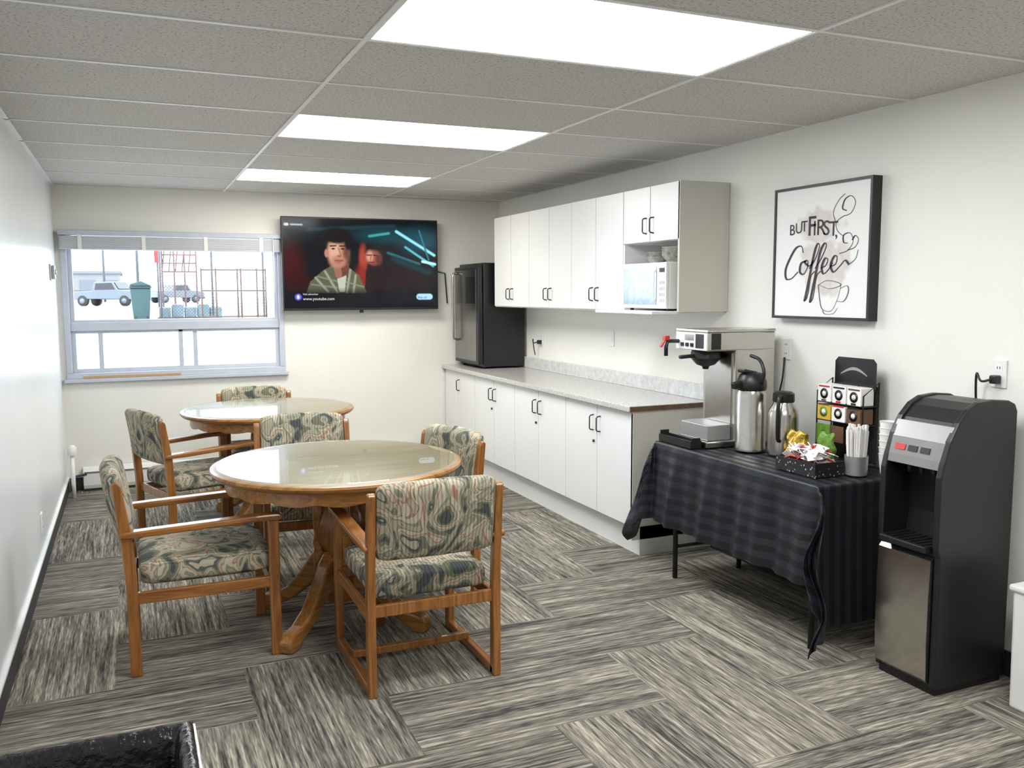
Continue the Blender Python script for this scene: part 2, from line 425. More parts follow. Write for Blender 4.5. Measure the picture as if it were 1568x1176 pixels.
box('sill', X0-.02, X1+.02, YB-.045, YB+.02, Z0-.03, Z0, 'frame_alu', g, bevel=.004)
finish(g)
g = group('window_blind')
bx0, bx1 = X0-.01, X1-.02
box('headrail', bx0, bx1, YB-.075, YB-.022, 2.065, 2.105, 'frame_alu', g, bevel=.004)
sl = []
for k in range(11):
    z = 2.056-.0080*k; sl.append((bx0+.01, bx1-.01, YB-.072, YB-.024, z-.0050, z))
multibox('slat_stack', sl, 'blind', g)
box('stack_core', bx0+.02, bx1-.02, YB-.066, YB-.03, 1.965, 2.06, 'silver', g)
box('bottom_rail', bx0+.01, bx1-.01, YB-.072, YB-.024, 1.952, 1.968, 'frame_alu', g, bevel=.003)
for xx in (-.35, .12, .6, 1.05):
    box('clip', xx, xx+.03, YB-.078, YB-.022, 1.955, 2.07, 'whiteplast', g)
tube('wand', [(1.16, YB-.085, 2.07), (1.165, YB-.09, 1.9), (1.165, YB-.09, 1.5)], .004, 'whiteplast', g, 6)
finish(g)
g = group('wooden_window_stick'); box('stick', -.36, .38, YB-.035, YB-.012, Z0+.001, Z0+.022, plain('pine', (.45, .30, .16), .6), g, bevel=.003); finish(g)

# ------------------------------------------------------------------ outside
GZ = .68
box('snowy_ground', -60, 90, YB+.3, 240, GZ-.2, GZ, 'snow')
def pickup(x, y, rz):
    g = group('pickup_truck')
    prof = [(-2.6, .55), (-2.6, 1.0), (-2.5, 1.12), (-.95, 1.15), (-.75, 1.80), (.75, 1.83), (1.15, 1.22), (2.4, 1.15), (2.6, 1.0), (2.62, .5)]
    prism('body', [(x+p[0], GZ+p[1]) for p in prof], 'Y', y-.95, y+.95, 'carpaint', g, bevel=.05)
    for s in (-1, 1):
        prism('side_windows', [(x+p[0], GZ+p[1]) for p in [(-.72, 1.22), (-.6, 1.70), (.68, 1.74), (.95, 1.24)]], 'Y', y+s*.95-.012, y+s*.95+.012, 'blackgloss', g)
    prism('windshield', [(x+.80, GZ+1.78), (x+1.14, GZ+1.27), (x+1.16, GZ+1.30), (x+.83, GZ+1.80)], 'Y', y-.8, y+.8, 'blackgloss', g)
    box('bed_opening', x-2.5, x-1.0, y-.8, y+.8, GZ+1.12, GZ+1.17, 'tyre', g)
    for wx in (-1.75, 1.65):
        for s in (-1, 1):
            tube('wheel', [(x+wx, y+s*.98, GZ+.40), (x+wx, y+s*.68, GZ+.40)], .40, 'tyre', g, 20)
            tube('hub', [(x+wx, y+s*1.0, GZ+.40), (x+wx, y+s*.97, GZ+.40)], .2, 'carpaint', g, 16)
    box('bumper', x+2.58, x+2.72, y-.9, y+.9, GZ+.4, GZ+.62, 'galv', g, bevel=.03)
    box('grille', x+2.6, x+2.66, y-.6, y+.6, GZ+.68, GZ+.98, 'tyre', g)
    finish(g); g.rotation_euler = (0, 0, rz)
pickup(-1.2, 74, -.55)
pickup(4.4, 95, .5)
def pole(x, y, h):
    g = group('utility_pole')
    tube('pole', [(x, y, GZ), (x, y, GZ+h)], .13, 'galv', g, 10)
    bar('crossarm', (x-1.1, y, GZ+h-.8), (x+1.1, y, GZ+h-.8), .1, .12, 'galv', g)
    for dx in (-1, -.4, .4, 1): tube('insulator', [(x+dx, y, GZ+h-.75), (x+dx, y, GZ+h-.5)], .06, 'galv', g, 8)
    finish(g)
pole(.9, 90, 9.); pole(-2.4, 110, 9.)
g = group('warehouse_building')
bw = plain('pale_cladding', (.17, .165, .165), .7)
box('hall', -16, -1.0, 150, 170, GZ, GZ+4.0, bw, g)
box('roof_edge', -16.3, -.7, 149.6, 170, GZ+4.0, GZ+4.4, plain('roof_edge', (.12, .12, .13), .7), g)
for k in range(4): box('loading_door', -13+k*3.2, -11+k*3.2, 149.8, 150, GZ, GZ+3, plain('door_grey', (.10, .11, .12), .6), g)
finish(g)
g = group('utility_bin')
prism('bin_body', [(.14, GZ), (.62, GZ), (.70, GZ+1.10), (.06, GZ+1.10)], 'Y', 31.7, 32.4, 'teal', g, bevel=.03)
prism('bin_lid', [(.03, GZ+1.10), (.74, GZ+1.10), (.70, GZ+1.2), (.40, GZ+1.34), (.06, GZ+1.24)], 'Y', 31.65, 32.45, 'teal', g, bevel=.02)
tube('push_handle', [(.1, 31.62, GZ+1.18), (.66, 31.62, GZ+1.18)], .02, 'tyre', g, 8)
for xx in (.2, .56): tube('wheel', [(xx-.03, 31.75, GZ+.1), (xx+.03, 31.75, GZ+.1)], .1, 'tyre', g, 12)
finish(g)
g = group('chain_link_fence')
fy = 30.; fx0, fx1, fh = .95, 8., 2.5
vs, fs = [], []
def wire(ax, az, bx_, bz):
    d = Vector((bx_-ax, 0, bz-az)).normalized(); n = Vector((-d.z, 0, d.x))*.006
    o = len(vs)
    for q in ((ax, az), (bx_, bz)):
        for s in (-1, 1): vs.append((q[0]+n.x*s, fy, q[1]+n.z*s))
    fs.append((o, o+1, o+3, o+2))
st = .10; k = fx0-fh
while k < fx1:
    a0 = max(k, fx0); a1 = min(k+fh, fx1)
    if a1 > a0:
        wire(a0, GZ+a0-k, a1, GZ+a1-k); wire(a0, GZ+fh-(a0-k), a1, GZ+fh-(a1-k))
    k += st
mk('mesh', vs, fs, 'galv', g)
for px in (.95, 2.5, 4.1, 5.7, 7.3):
    tube('post', [(px, fy+.03, GZ), (px, fy+.03, GZ+fh+.3)], .035, 'galv', g, 8)
for zz in (fh, fh+.12, fh+.24): tube('top_wire', [(fx0, fy+.03, GZ+zz), (fx1, fy+.03, GZ+zz)], .018, 'galv', g, 6)
finish(g)
g = group('yard_gate')
for px in (1.95, 2.35, 2.95, 3.05, 3.5, 3.75):
    tube('upright', [(px, 27, GZ), (px, 27, GZ+1.65)], .026, 'rust', g, 8)
for pz in (.25, 1.0, 1.6):
    tube('rail', [(1.95, 27, GZ+pz), (3.75, 27, GZ+pz)], .022, 'rust', g, 8)
finish(g)
g = group('red_lattice_rack')
pk = plain('faded_red_paint', (.17, .065, .06), .6)
for zz in np.arange(1.7, 3.7, .3): tube('bar', [(1.15, 34, GZ+zz), (2.3, 34, GZ+zz)], .025, pk, g, 6)
for xx in (1.15, 1.55, 1.9, 2.3): tube('upright', [(xx, 34, GZ), (xx, 34, GZ+3.6)], .03, pk, g, 6)
for k in range(5): tube('brace', [(1.15+.22*k, 34, GZ+1.7), (1.37+.22*k, 34, GZ+3.5)], .02, pk, g, 6)
finish(g)
g = group('red_sign_post')
tube('post', [(1.0, 33.9, GZ), (1.0, 33.9, GZ+3.0)], .03, 'galv', g, 8)
box('sign_panel', .90, 1.10, 33.8, 33.86, GZ+2.0, GZ+3.3, plain('signal_red', (.40, .02, .02), .5), g)
finish(g)
g = group('stacked_pallet_load')
pb = plain('pale_blue_wrap', (.11, .16, .18), .5, var=.3, scale=5)
for k in range(5): box('wrapped_crate', .95+.42*k, 1.33+.42*k, 32.6, 33.2, GZ+.1, GZ+.45+.1*(k % 2), pb, g, bevel=.03)
box('pallet', .9, 3.0, 32.5, 33.3, GZ, GZ+.1, 'rust', g)
finish(g)

# ------------------------------------------------------------------ TV
g = group('flat_screen_television')
TX0, TX1, TZ0, TZ1, TY = 1.225, 2.635, 1.448, 2.258, 7.80
box('bezel', TX0, TX1, TY, TY+.04, TZ0, TZ1, 'black', g, bevel=.006)
box('rear_housing', TX0+.25, TX1-.25, TY+.04, TY+.075, TZ0+.12, TZ1-.15, 'black', g, bevel=.01)
box('mount_bracket', TX0+.5, TX1-.5, TY+.07, YB-.001, TZ0+.25, TZ1-.3, 'blackmatte', g)
box('ir_receiver', 1.9, 1.93, TY+.005, TY+.03, TZ0-.025, TZ0, 'black', g)
W_, H_ = 320, 180
xx, yy = np.meshgrid(np.linspace(434, 668, W_+1), np.linspace(335, 470, H_+1))
img = np.zeros((H_+1, W_+1, 3)); img[:] = (.003, .004, .007)
def sell(cx, cy, rx, ry, col, soft=.25, rot=0., a=1.):
    c, s = math.cos(rot), math.sin(rot)
    dx, dy = xx-cx, yy-cy; u = (dx*c+dy*s)/rx; v = (-dx*s+dy*c)/ry
    d = np.sqrt(u*u+v*v); m = np.clip((1+soft-d)/(2*soft), 0, 1)*a; m = (m*m*(3-2*m))[..., None]
    img[:] = img*(1-m)+np.array(col)*m
def spoly(pts, col, a=1.):
    ins = np.zeros(xx.shape, bool); n = len(pts)
    for i in range(n):
        x1_, y1_ = pts[i]; x2_, y2_ = pts[(i+1) % n]
        if y1_ == y2_: continue
        c = ((yy < y1_) != (yy < y2_)) & (xx < (x2_-x1_)*(yy-y1_)/(y2_-y1_)+x1_); ins ^= c
    img[ins] = img[ins]*(1-a)+np.array(col)*a
def sline(x1_, y1_, x2_, y2_, w, col, a=1.):
    dx, dy = x2_-x1_, y2_-y1_; L = dx*dx+dy*dy
    t = np.clip(((xx-x1_)*dx+(yy-y1_)*dy)/L, 0, 1); d = np.hypot(xx-x1_-t*dx, yy-y1_-t*dy)
    m = (np.clip(1.4-d/w, 0, 1)*a)[..., None]; img[:] = img*(1-m)+np.array(col)*m
sell(585, 358, 45, 12, (.005, .04, .05), .7); sell(640, 366, 28, 18, (.006, .05, .075), .7)
sell(446, 405, 16, 32, (.045, .003, .005), .7); sell(456, 432, 18, 14, (.025, .002, .004), .6)
sell(610, 425, 40, 22, (.012, .003, .005), .8)
sline(604, 352, 664, 388, 2.2, (.25, .70, .80)); sline(618, 376, 662, 405, 1.8, (.10, .42, .50)); sline(562, 360, 592, 355, 2, (.05, .3, .3))
sline(645, 398, 665, 402, 2, (.5, .9, .95)); sline(590, 385, 640, 402, 2, (.015, .12, .15)); sline(600, 395, 655, 415, 5, (.005, .025, .035))
sline(470, 352, 600, 344, 3, (.01, .03, .04)); sline(640, 350, 655, 395, 1.5, (.02, .15, .2))
sell(552, 395, 6, 20, (.35, .05, .03), .5); sell(549, 425, 9, 20, (.22, .015, .012), .5)
# second figure on the screen
spoly([(553, 447), (556, 412), (566, 403), (582, 406), (596, 430), (600, 447)], (.014, .005, .007))
sell(571, 384, 16, 11, (.010, .006, .006), .3); sell(568, 393, 11, 11, (.26, .08, .055), .35); sell(562, 391, 5, 8, (.62, .27, .18), .6)
sell(576, 396, 5, 8, (.10, .025, .02), .6); sline(558, 389, 565, 389, 1.1, (.04, .01, .01)); sline(568, 389, 574, 390, 1.1, (.03, .01, .01)); sline(564, 390, 563, 396, 1., (.3, .09, .06)); sline(561, 400, 569, 400, 1.2, (.16, .02, .02))
# first figure
spoly([(466, 447), (472, 430), (490, 414), (505, 405), (530, 408), (545, 420), (557, 447)], (.09, .095, .055))
for (a, b_, c, d) in [(480, 424, 498, 445), (494, 414, 512, 446), (532, 412, 526, 446), (540, 420, 536, 446)]: sline(a, b_, c, d, 1.8, (.32, .34, .26), .8)
for (a, b_, c, d) in [(474, 434, 520, 440), (483, 422, 514, 430), (524, 430, 552, 438)]: sline(a, b_, c, d, 1.3, (.22, .24, .17), .7)
spoly([(506, 400), (531, 402), (528, 424), (518, 434), (509, 420)], (.28, .12, .075)); spoly([(518, 402), (531, 402), (528, 424), (520, 430)], (.12, .045, .03))
spoly([(512, 426), (526, 420), (523, 446), (515, 446)], (.42, .45, .37))
sell(512, 363, 24, 15, (.006, .005, .006), .2); sell(494, 376, 7, 15, (.006, .005, .006), .3)
sell(515, 384, 16, 24, (.36, .17, .11), .12); sell(509, 385, 9, 18, (.60, .34, .24), .6); sell(527, 388, 5, 16, (.13, .05, .035), .6); sell(514, 399, 11, 9, (.40, .19, .125), .5)
sell(510, 364, 20, 8, (.008, .006, .006), .3, .12); sell(530, 370, 6, 12, (.007, .005, .006), .3)
sell(497, 387, 3, 6, (.42, .2, .14), .3)
for ex in (507, 521): sline(ex-4, 376, ex+4, 375.4, 1.2, (.03, .015, .015)); sell(ex, 380, 2.8, 1.3, (.02, .01, .01), .4)
sline(515, 379, 518, 389, 1.1, (.22, .09, .06), .7); sell(516, 391, 3, 1.2, (.2, .08, .05), .4); sline(510, 398, 521, 398, 1.4, (.26, .06, .05)); sell(515, 401, 4, 1, (.3, .12, .09), .4)
m = (np.clip((yy-438)/12, 0, 1))[..., None]; img = img*(1-m)+np.array((.002, .003, .006))*m
sell(454, 453, 5, 5, (.10, .10, .65), .15); sell(454, 453, 2, 3, (.7, .7, .8), .3)
for bxx in np.linspace(639, 656, 9): sell(bxx, 453.5, 4.6, 4.6, (.35, .62, .80), .15)
sline(438, 345, 441, 345, 2, (.6, .6, .6)); sline(446, 345, 462, 345, 1.2, (.4, .4, .45))
sx0, sx1, sz0, sz1 = TX0+.012, TX1-.012, TZ0+.02, TZ1-.012
nv = (W_+1)*(H_+1)
gx = np.linspace(sx0, sx1, W_+1); gz = np.linspace(sz1, sz0, H_+1)
VX, VZ = np.meshgrid(gx, gz)
co = np.stack([VX, np.full_like(VX, TY-.0015), VZ], -1).reshape(-1, 3)
idx = np.arange(nv).reshape(H_+1, W_+1)
q = np.stack([idx[:-1, :-1], idx[1:, :-1], idx[1:, 1:], idx[:-1, 1:]], -1).reshape(-1, 4)
me = bpy.data.meshes.new('screen'); me.from_pydata(co.tolist(), [], q.tolist())
ca = me.color_attributes.new('pic', 'FLOAT_COLOR', 'POINT')
ca.data.foreach_set('color', np.concatenate([img.reshape(-1, 3), np.ones((nv, 1))], 1).astype(np.float32).ravel())
sm, nt, b = new_mat('tv_screen'); setc(b, (.002, .002, .002), .12, spec=.3)
at = node(nt, 'ShaderNodeAttribute'); at.attribute_name = 'pic'
link(nt, at.outputs['Color'], b.inputs['Emission Color']); b.inputs['Emission Strength'].default_value = 1.35
me.materials.append(sm); o = bpy.data.objects.new('screen', me); COL.objects.link(o); o.parent = g
tw = emis('screen_text', (.9, .9, .95), .9)
text('caption', 'Visit advertiser', .022, (TX0+.17, TY-.003, TZ0+.135), (1, 0, 0), (0, 0, 1), tw, g)
text('caption', 'www.youtube.com', .036, (TX0+.17, TY-.003, TZ0+.09), (1, 0, 0), (0, 0, 1), tw, g)
text('caption', 'Skip ad', .03, (TX1-.2, TY-.003, TZ0+.1), (1, 0, 0), (0, 0, 1), emis('skip_text', (.02, .04, .08), .1), g)
tube('cable', [(2.64, YB-.03, 1.8), (2.74, YB-.02, 1.78), (2.76, YB-.02, 1.5)], .006, 'black', g, 6)
finish(g)

# ------------------------------------------------------------------ base cabinets
CE = 4.50; XW = XR-.003; YW = YB-.014
g = group('base_cabinet_run')
box('carcass', 2.755, XW, CE+.02, YW, .18, .885, 'gap', g)
box('end_panel', 2.735, XR-.014, CE, CE+.02, .10, .885, 'lam_side', g)
box('kickboard', 2.79, XW, CE, YW, 0, .18, 'lam', g)
seams = [4.5, 4.945, 5.39, 5.83, 6.27, 6.70, 7.14, 7.57, 7.91]
for a, b_ in zip(seams[:-1], seams[1:]):
    box('door', 2.735, 2.754, a+.003, b_-.003, .182, .878, 'lam', g, bevel=.002)
def pull(x, y, z0, z1, parent, out=.03):
    tube('pull', [(x, y, z0), (x-out*.8, y, z0+.004), (x-out, y, z0+.012), (x-out, y, z1-.012), (x-out*.8, y, z1-.004), (x, y, z1)], .0045, 'dark_handle', parent, 6)
for mid in (seams[1], seams[3], seams[5]):
    for s in (-1, 1): pull(2.735, mid+s*.045, .71, .81, g)
    tube('lock', [(2.736, mid+.035, .64), (2.725, mid+.035, .64)], .009, 'dark_handle', g, 10)
pull(2.735, seams[7]-.045, .71, .81, g)
finish(g)
g = group('countertop')
box('slab', 2.70, XW, CE-.01, YW, .886, .922, 'counter', g, bevel=.005)
box('backsplash', XR-.023, XW, CE-.01, YW, .922, 1.02, 'splash', g, bevel=.003)
box('end_edge', 2.705, XR-.02, CE-.014, CE-.0095, .890, .918, 'brownedge', g)
finish(g)
# ------------------------------------------------------------------ upper cabinets
g = group('upper_cabinet_run')
U0, U1, UX, UZ0, UZ1 = 4.36, 7.2, 2.95, 1.48, 2.24
box('side_panel', UX, XW, U0, U0+.018, UZ0, UZ1, 'lam_side', g)
box('carcass', UX+.02, XW, 5.0, U1, UZ0, UZ1, 'gap', g)
box('carcass_bottom', UX+.012, XW, 5.0, U1, UZ0-.006, UZ0+.004, 'lam', g)
box('upper_carcass', UX+.02, XW, U0+.018, 5.0, 1.90, UZ1, 'lam', g)
box('niche_back', XR-.015, XW, U0+.018, 5.0, UZ0, 1.90, 'lam', g)
box('niche_divider', UX+.003, XR-.015, 4.982, 5.0, UZ0, 1.90, 'lam', g)
box('niche_shelf', UX-.17, XW, U0+.02, 5.06, UZ0-.012, UZ0+.006, 'lam', g, bevel=.003)
us = [5.0, 5.365, 5.73, 6.10, 6.465, 6.83, 7.195]
for a, b_ in zip(us[:-1], us[1:]): box('door', UX, UX+.019, a+.003, b_-.003, UZ0+.002, UZ1-.002, 'lam', g, bevel=.002)
for a, b_ in ((4.362, 4.68), (4.68, 4.998)): box('door', UX, UX+.019, a+.003, b_-.003, 1.905, UZ1-.002, 'lam', g, bevel=.002)
for mid in (us[1], us[3], us[5]):
    for s in (-1, 1): pull(UX, mid+s*.04, 1.54, 1.63, g)
for s in (-1, 1): pull(UX, 4.68+s*.04, 1.955, 2.05, g)
finish(g)
# microwave
g = group('microwave_oven')
mz0, mz1 = 1.488, 1.775; my0, my1 = 4.42, 4.93; mx = 2.90
box('case', mx+.02, 3.25, my0, my1, mz0+.01, mz1, 'whiteplast', g, bevel=.008)
box('door_frame', mx, mx+.02, my0+.085, my1, mz0+.012, mz1-.002, 'whiteplast', g, bevel=.004)
mirror = plain('mirror_door_glass', (.16, .18, .21), .10, metal=.9, var=.15, scale=25)
box('door_window', mx-.003, mx, my0+.10, my1-.03, mz0+.035, mz1-.03, mirror, g)
tube('door_handle', [(mx, my0+.105, mz0+.05), (mx-.02, my0+.105, mz0+.06), (mx-.02, my0+.105, mz1-.06), (mx, my0+.105, mz1-.05)], .006, 'whiteplast', g, 8)
box('control_panel', mx, mx+.02, my0, my0+.082, mz0+.012, mz1-.002, 'whiteplast', g, bevel=.004)
box('display', mx-.002, mx, my0+.015, my0+.07, mz1-.06, mz1-.035, 'black', g)
for r_ in range(4):
    for c_ in range(3): box('key', mx-.002, mx, my0+.014+.02*c_, my0+.028+.02*c_, mz0+.05+.035*r_, mz0+.07+.035*r_, 'silver', g)
for fx, fy_ in ((mx+.05, my0+.05), (mx+.05, my1-.05), (3.2, my0+.05), (3.2, my1-.05)):
    tube('foot', [(fx, fy_, UZ0+.006), (fx, fy_, mz0+.012)], .012, 'black', g, 8)
finish(g)
g = group('plastic_bowl_stack')
clear = plain('foggy_plastic', (.30, .30, .26), .15, var=.4, scale=30)
for k in range(4): lathe('bowl', [(.045, mz1+.001+.014*k), (.075, mz1+.03+.014*k), (.085, mz1+.05+.014*k), (.08, mz1+.05+.014*k), (.04, mz1+.008+.014*k)], 3.03, 4.52, clear, g, 20)
for k in range(3): lathe('bowl', [(.045, mz1+.001+.014*k), (.065, mz1+.03+.014*k), (.07, mz1+.04+.014*k), (.065, mz1+.04+.014*k), (.04, mz1+.008+.014*k)], 3.03, 4.72, clear, g, 20)
finish(g)

# ------------------------------------------------------------------ fridge on the counter
g = group('countertop_refrigerator')
fx0, fx1, fy0, fy1, fz0, fz1 = 2.83, 3.265, 7.27, 7.88, .937, 1.86
box('cabinet', fx0+.045, fx1, fy0, fy1, fz0, fz1, 'black', g, bevel=.008)
box('door', fx0-.005, fx0+.04, fy0+.002, fy1, fz0+.02, fz1-.03, 'black', g, bevel=.008)
box('door_skin', fx0-.009, fx0-.004, fy0+.05, fy1-.02, fz0+.05, fz1-.06, plain('dark_steel', (.26, .25, .24), .25, metal=1., var=.1), g, bevel=.002)
box('top_hinge', fx0, fx0+.08, fy0+.02, fy0+.1, fz1-.03, fz1-.005, 'black', g)
tube('handle', [(fx0, fy1-.09, 1.16), (fx0-.05, fy1-.09, 1.17), (fx0-.055, fy1-.09, 1.2), (fx0-.055, fy1-.09, 1.74), (fx0-.05, fy1-.09, 1.77), (fx0, fy1-.09, 1.78)], .011, 'steel', g, 10)
box('dispenser_panel', fx0-.012, fx0-.008, fy0+.08, fy0+.3, 1.5, 1.74, 'blackgloss', g)
for a, b_ in ((fx0+.07, fy0+.05), (fx0+.07, fy1-.05), (fx1-.05, fy0+.05), (fx1-.05, fy1-.05)): tube('foot', [(a, b_, .922), (a, b_, fz0+.005)], .018, 'black', g, 10)
finish(g)

# outlets
def plate(name, y, z, plug=False, x=XR, sgn=-1, w=.035, h=.058):
    g = group(name)
    a, b_ = sorted((x, x+sgn*.008))
    box('cover', a, b_, y-w, y+w, z-h, z+h, 'whiteplast', g, bevel=.003)
    for dz in (-.025, .025):
        a2, b2 = sorted((x+sgn*.0075, x+sgn*.0095)); box('socket', a2, b2, y-.016, y+.016, z+dz-.014, z+dz+.014, 'trimw', g)
        for dy in (-.006, .006):
            a3, b3 = sorted((x+sgn*.009, x+sgn*.0102)); box('slot', a3, b3, y+dy-.0015, y+dy+.0015, z+dz-.005, z+dz+.006, 'black', g)
    if plug:
        a3, b3 = sorted((x+sgn*.0104, x+sgn*.045)); box('plug', a3, b3, y-.016, y+.016, z-.04, z-.005, 'black', g, bevel=.005)
        tube('cord', catmull([(x+sgn*.04, y, z-.02), (x+sgn*.07, y+.03, z-.03), (x+sgn*.06, y+.06, z+.0), (x+sgn*.05, y+.07, z-.06), (x+sgn*.03, y+.08, z-.14)], 6), .005, 'black', g, 6)
    finish(g); return g
plate('electrical_outlet', 2.535, 1.256, True)
plate('electrical_outlet', 3.83, 1.285, False)
plate('electrical_outlet', 6.96, 1.19, True)
g = group('light_switch'); box('cover', XR-.008, XR, 5.705, 5.775, 1.195, 1.31, 'whiteplast', g, bevel=.003); box('rocker', XR-.012, XR-.007, 5.725, 5.755, 1.225, 1.28, 'whiteplast', g, bevel=.002); finish(g)
plate('electrical_outlet', 5.64, .29, False, x=XL, sgn=1)
g = group('thermostat'); box('base_plate', XL, XL+.012, 7.3, 7.42, 1.70, 1.82, 'cream', g, bevel=.003); box('cover', XL+.012, XL+.035, 7.315, 7.405, 1.71, 1.81, 'silver', g, bevel=.006)
tube('dial', [(XL+.034, 7.36, 1.76), (XL+.042, 7.36, 1.76)], .02, 'cream', g, 16); finish(g)

# baseboard heater, pipe cover
g = group('baseboard_heater')
prism('cover', [(YB-.075, .02), (YB-.085, .05), (YB-.085, .15), (YB-.06, .19), (YB-.013, .195), (YB-.013, .02)], 'X', XL+.12, 2.4, 'white', g, bevel=.003)
box('outlet_slot', XL+.13, 2.38, YB-.088, YB-.078, .148, .16, 'gap', g)
box('foot_strip', XL+.12, 2.4, YB-.07, YB-.013, 0, .022, 'base', g)
finish(g)
g = group('heating_pipe')
tube('riser', [(XL+.06, YB-.3, 0), (XL+.06, YB-.3, .12), (XL+.06, YB-.3, .34)], .016, 'white', g, 10)
lathe('valve', [(.03, .34), (.034, .36), (.034, .40), (.02, .42)], XL+.06, YB-.3, 'white', g, 14)
tube('elbow', catmull([(XL+.06, YB-.3, .16), (XL+.07, YB-.2, .15), (XL+.16, YB-.05, .14)], 6), .01, 'black', g, 8)
finish(g)

# ------------------------------------------------------------------ coffee art
g = group('framed_coffee_art')
PY0, PY1, PZ0, PZ1, PX = 3.20, 3.89, 1.455, 2.143, 3.24
f = .014; XP = XR-.001
multibox('frame', [(PX, XP, PY0, PY0+f, PZ0, PZ1), (PX, XP, PY1-f, PY1, PZ0, PZ1), (PX, XP, PY0+f, PY1-f, PZ0, PZ0+f), (PX, XP, PY0+f, PY1-f, PZ1-f, PZ1)], 'black', g)
am, nt, b = new_mat('art_print'); setc(b, (.85, .85, .84), .7)
tc = node(nt, 'ShaderNodeTexCoord')
def blob(cy, cz, ry, rz, seedoff):
    sp = node(nt, 'ShaderNodeSeparateXYZ'); link(nt, tc.outputs['UV'], sp.inputs[0])
    u = math_n(nt, 'DIVIDE', math_n(nt, 'SUBTRACT', sp.outputs[0], cy), ry); v = math_n(nt, 'DIVIDE', math_n(nt, 'SUBTRACT', sp.outputs[1], cz), rz)
    d = math_n(nt, 'SQRT', math_n(nt, 'ADD', math_n(nt, 'MULTIPLY', u, u), math_n(nt, 'MULTIPLY', v, v)))
    nz = node(nt, 'ShaderNodeTexNoise'); nz.inputs['Scale'].default_value = 7; nz.inputs['Detail'].default_value = 5
    mp = node(nt, 'ShaderNodeMapping'); mp.inputs['Location'].default_value = (seedoff, 0, 0)
    link(nt, tc.outputs['UV'], mp.inputs[0]); link(nt, mp.outputs[0], nz.inputs['Vector'])
    w = math_n(nt, 'SUBTRACT', math_n(nt, 'SUBTRACT', 1.65, d), math_n(nt, 'MULTIPLY', nz.outputs['Fac'], 1.4))
    n = math_n(nt, 'MULTIPLY', w, 4.); nt.nodes[-1].use_clamp = True
    return n
w1 = blob(.57, .38, .30, .25, 0.); w2 = blob(.47, .70, .28, .15, 3.)
n4 = node(nt, 'ShaderNodeTexNoise'); n4.inputs['Scale'].default_value = 5
r4 = ramp(nt, [(.35, (.66, .57, .54)), (.5, (.56, .53, .53)), (.65, (.72, .66, .63))]); link(nt, tc.outputs['UV'], n4.inputs['Vector']); link(nt, n4.outputs['Fac'], r4.inputs['Fac'])
mxm = math_n(nt, 'MAXIMUM', w1, w2); mxm = math_n(nt, 'MULTIPLY', mxm, .8)
mx_ = node(nt, 'ShaderNodeMix', data_type='RGBA'); link(nt, mxm, mx_.inputs['Factor']); mx_.inputs[6].default_value = (.82, .82, .81, 1); link(nt, r4.outputs['Color'], mx_.inputs[7])
link(nt, mx_.outputs[2], b.inputs['Base Color'])
cx_ = PX+.006
me = bpy.data.meshes.new('canvas')
me.from_pydata([(cx_, PY1-f, PZ1-f), (cx_, PY1-f, PZ0+f), (cx_, PY0+f, PZ0+f), (cx_, PY0+f, PZ1-f)], [], [(0, 1, 2, 3)])
uv = me.uv_layers.new(name='UVMap')
for i, c in enumerate([(0, 1), (0, 0), (1, 0), (1, 1)]): uv.data[i].uv = c
me.materials.append(am); o = bpy.data.objects.new('canvas', me); COL.objects.link(o); o.parent = g
box('backing', cx_+.002, XP, PY0+f, PY1-f, PZ0+f, PZ1-f, 'paper', g)
S = PY1-PY0
def pm(u, v): return (cx_-.0015, PY1-u*S, PZ1-v*S)
M['ink'] = plain('ink', (.05, .045, .05), .8); M['inkg'] = plain('ink_grey', (.16, .14, .14), .8)
letters = 'BUT FIRST,'
tx = [.17, .235, .30, 0, .365, .425, .46, .53, .59, .65]; tz = [.36, .35, .34, 0, .375, .375, .375, .38, .39, .40]
sz = [.105, .105, .105, 0, .19, .14, .15, .14, .14, .13]
for c, u, v, s_ in zip(letters, tx, tz, sz):
    if c == ' ': continue
    o = text('letter', c, s_*S*1.1, pm(u, v), (0, -1, 0), (0, 0, 1), 'ink', g)
C = [[(.33, .50), (.31, .45), (.25, .46), (.19, .53), (.14, .62), (.15, .69), (.21, .69), (.28, .64)],
     [(.36, .56), (.31, .58), (.30, .64), (.34, .66), (.38, .61), (.38, .56), (.35, .57), (.40, .60), (.44, .56)],
     [(.40, .62), (.46, .55), (.50, .46), (.48, .44), (.45, .50), (.41, .66), (.37, .82), (.36, .86), (.39, .82), (.42, .68), (.46, .64)],
     [(.46, .62), (.52, .55), (.57, .46), (.55, .44), (.51, .50), (.47, .66), (.43, .82), (.42, .87), (.45, .83), (.48, .68), (.52, .64)],
     [(.52, .62), (.57, .60), (.59, .56), (.56, .55), (.53, .61), (.55, .66), (.60, .63), (.64, .58)],
     [(.62, .61), (.67, .59), (.68, .54), (.65, .54), (.62, .60), (.65, .65), (.71, .61), (.76, .57), (.80, .60)]]
for st_ in C: ribbon('script_stroke', st_, .016, pm, 'ink', g)
sw = [[(.70, .52), (.78, .50), (.83, .44), (.80, .38), (.74, .39), (.74, .44), (.78, .45)], [(.74, .40), (.68, .36), (.66, .30), (.72, .26), (.80, .24), (.84, .17), (.80, .12), (.74, .14), (.72, .20), (.76, .22)],
      [(.66, .30), (.63, .22), (.68, .14), (.74, .10)], [(.78, .50), (.85, .48), (.88, .43), (.85, .40), (.82, .43)], [(.80, .60), (.86, .56), (.88, .50)]]
for st_ in sw: ribbon('steam_stroke', st_, .009, pm, 'ink', g)
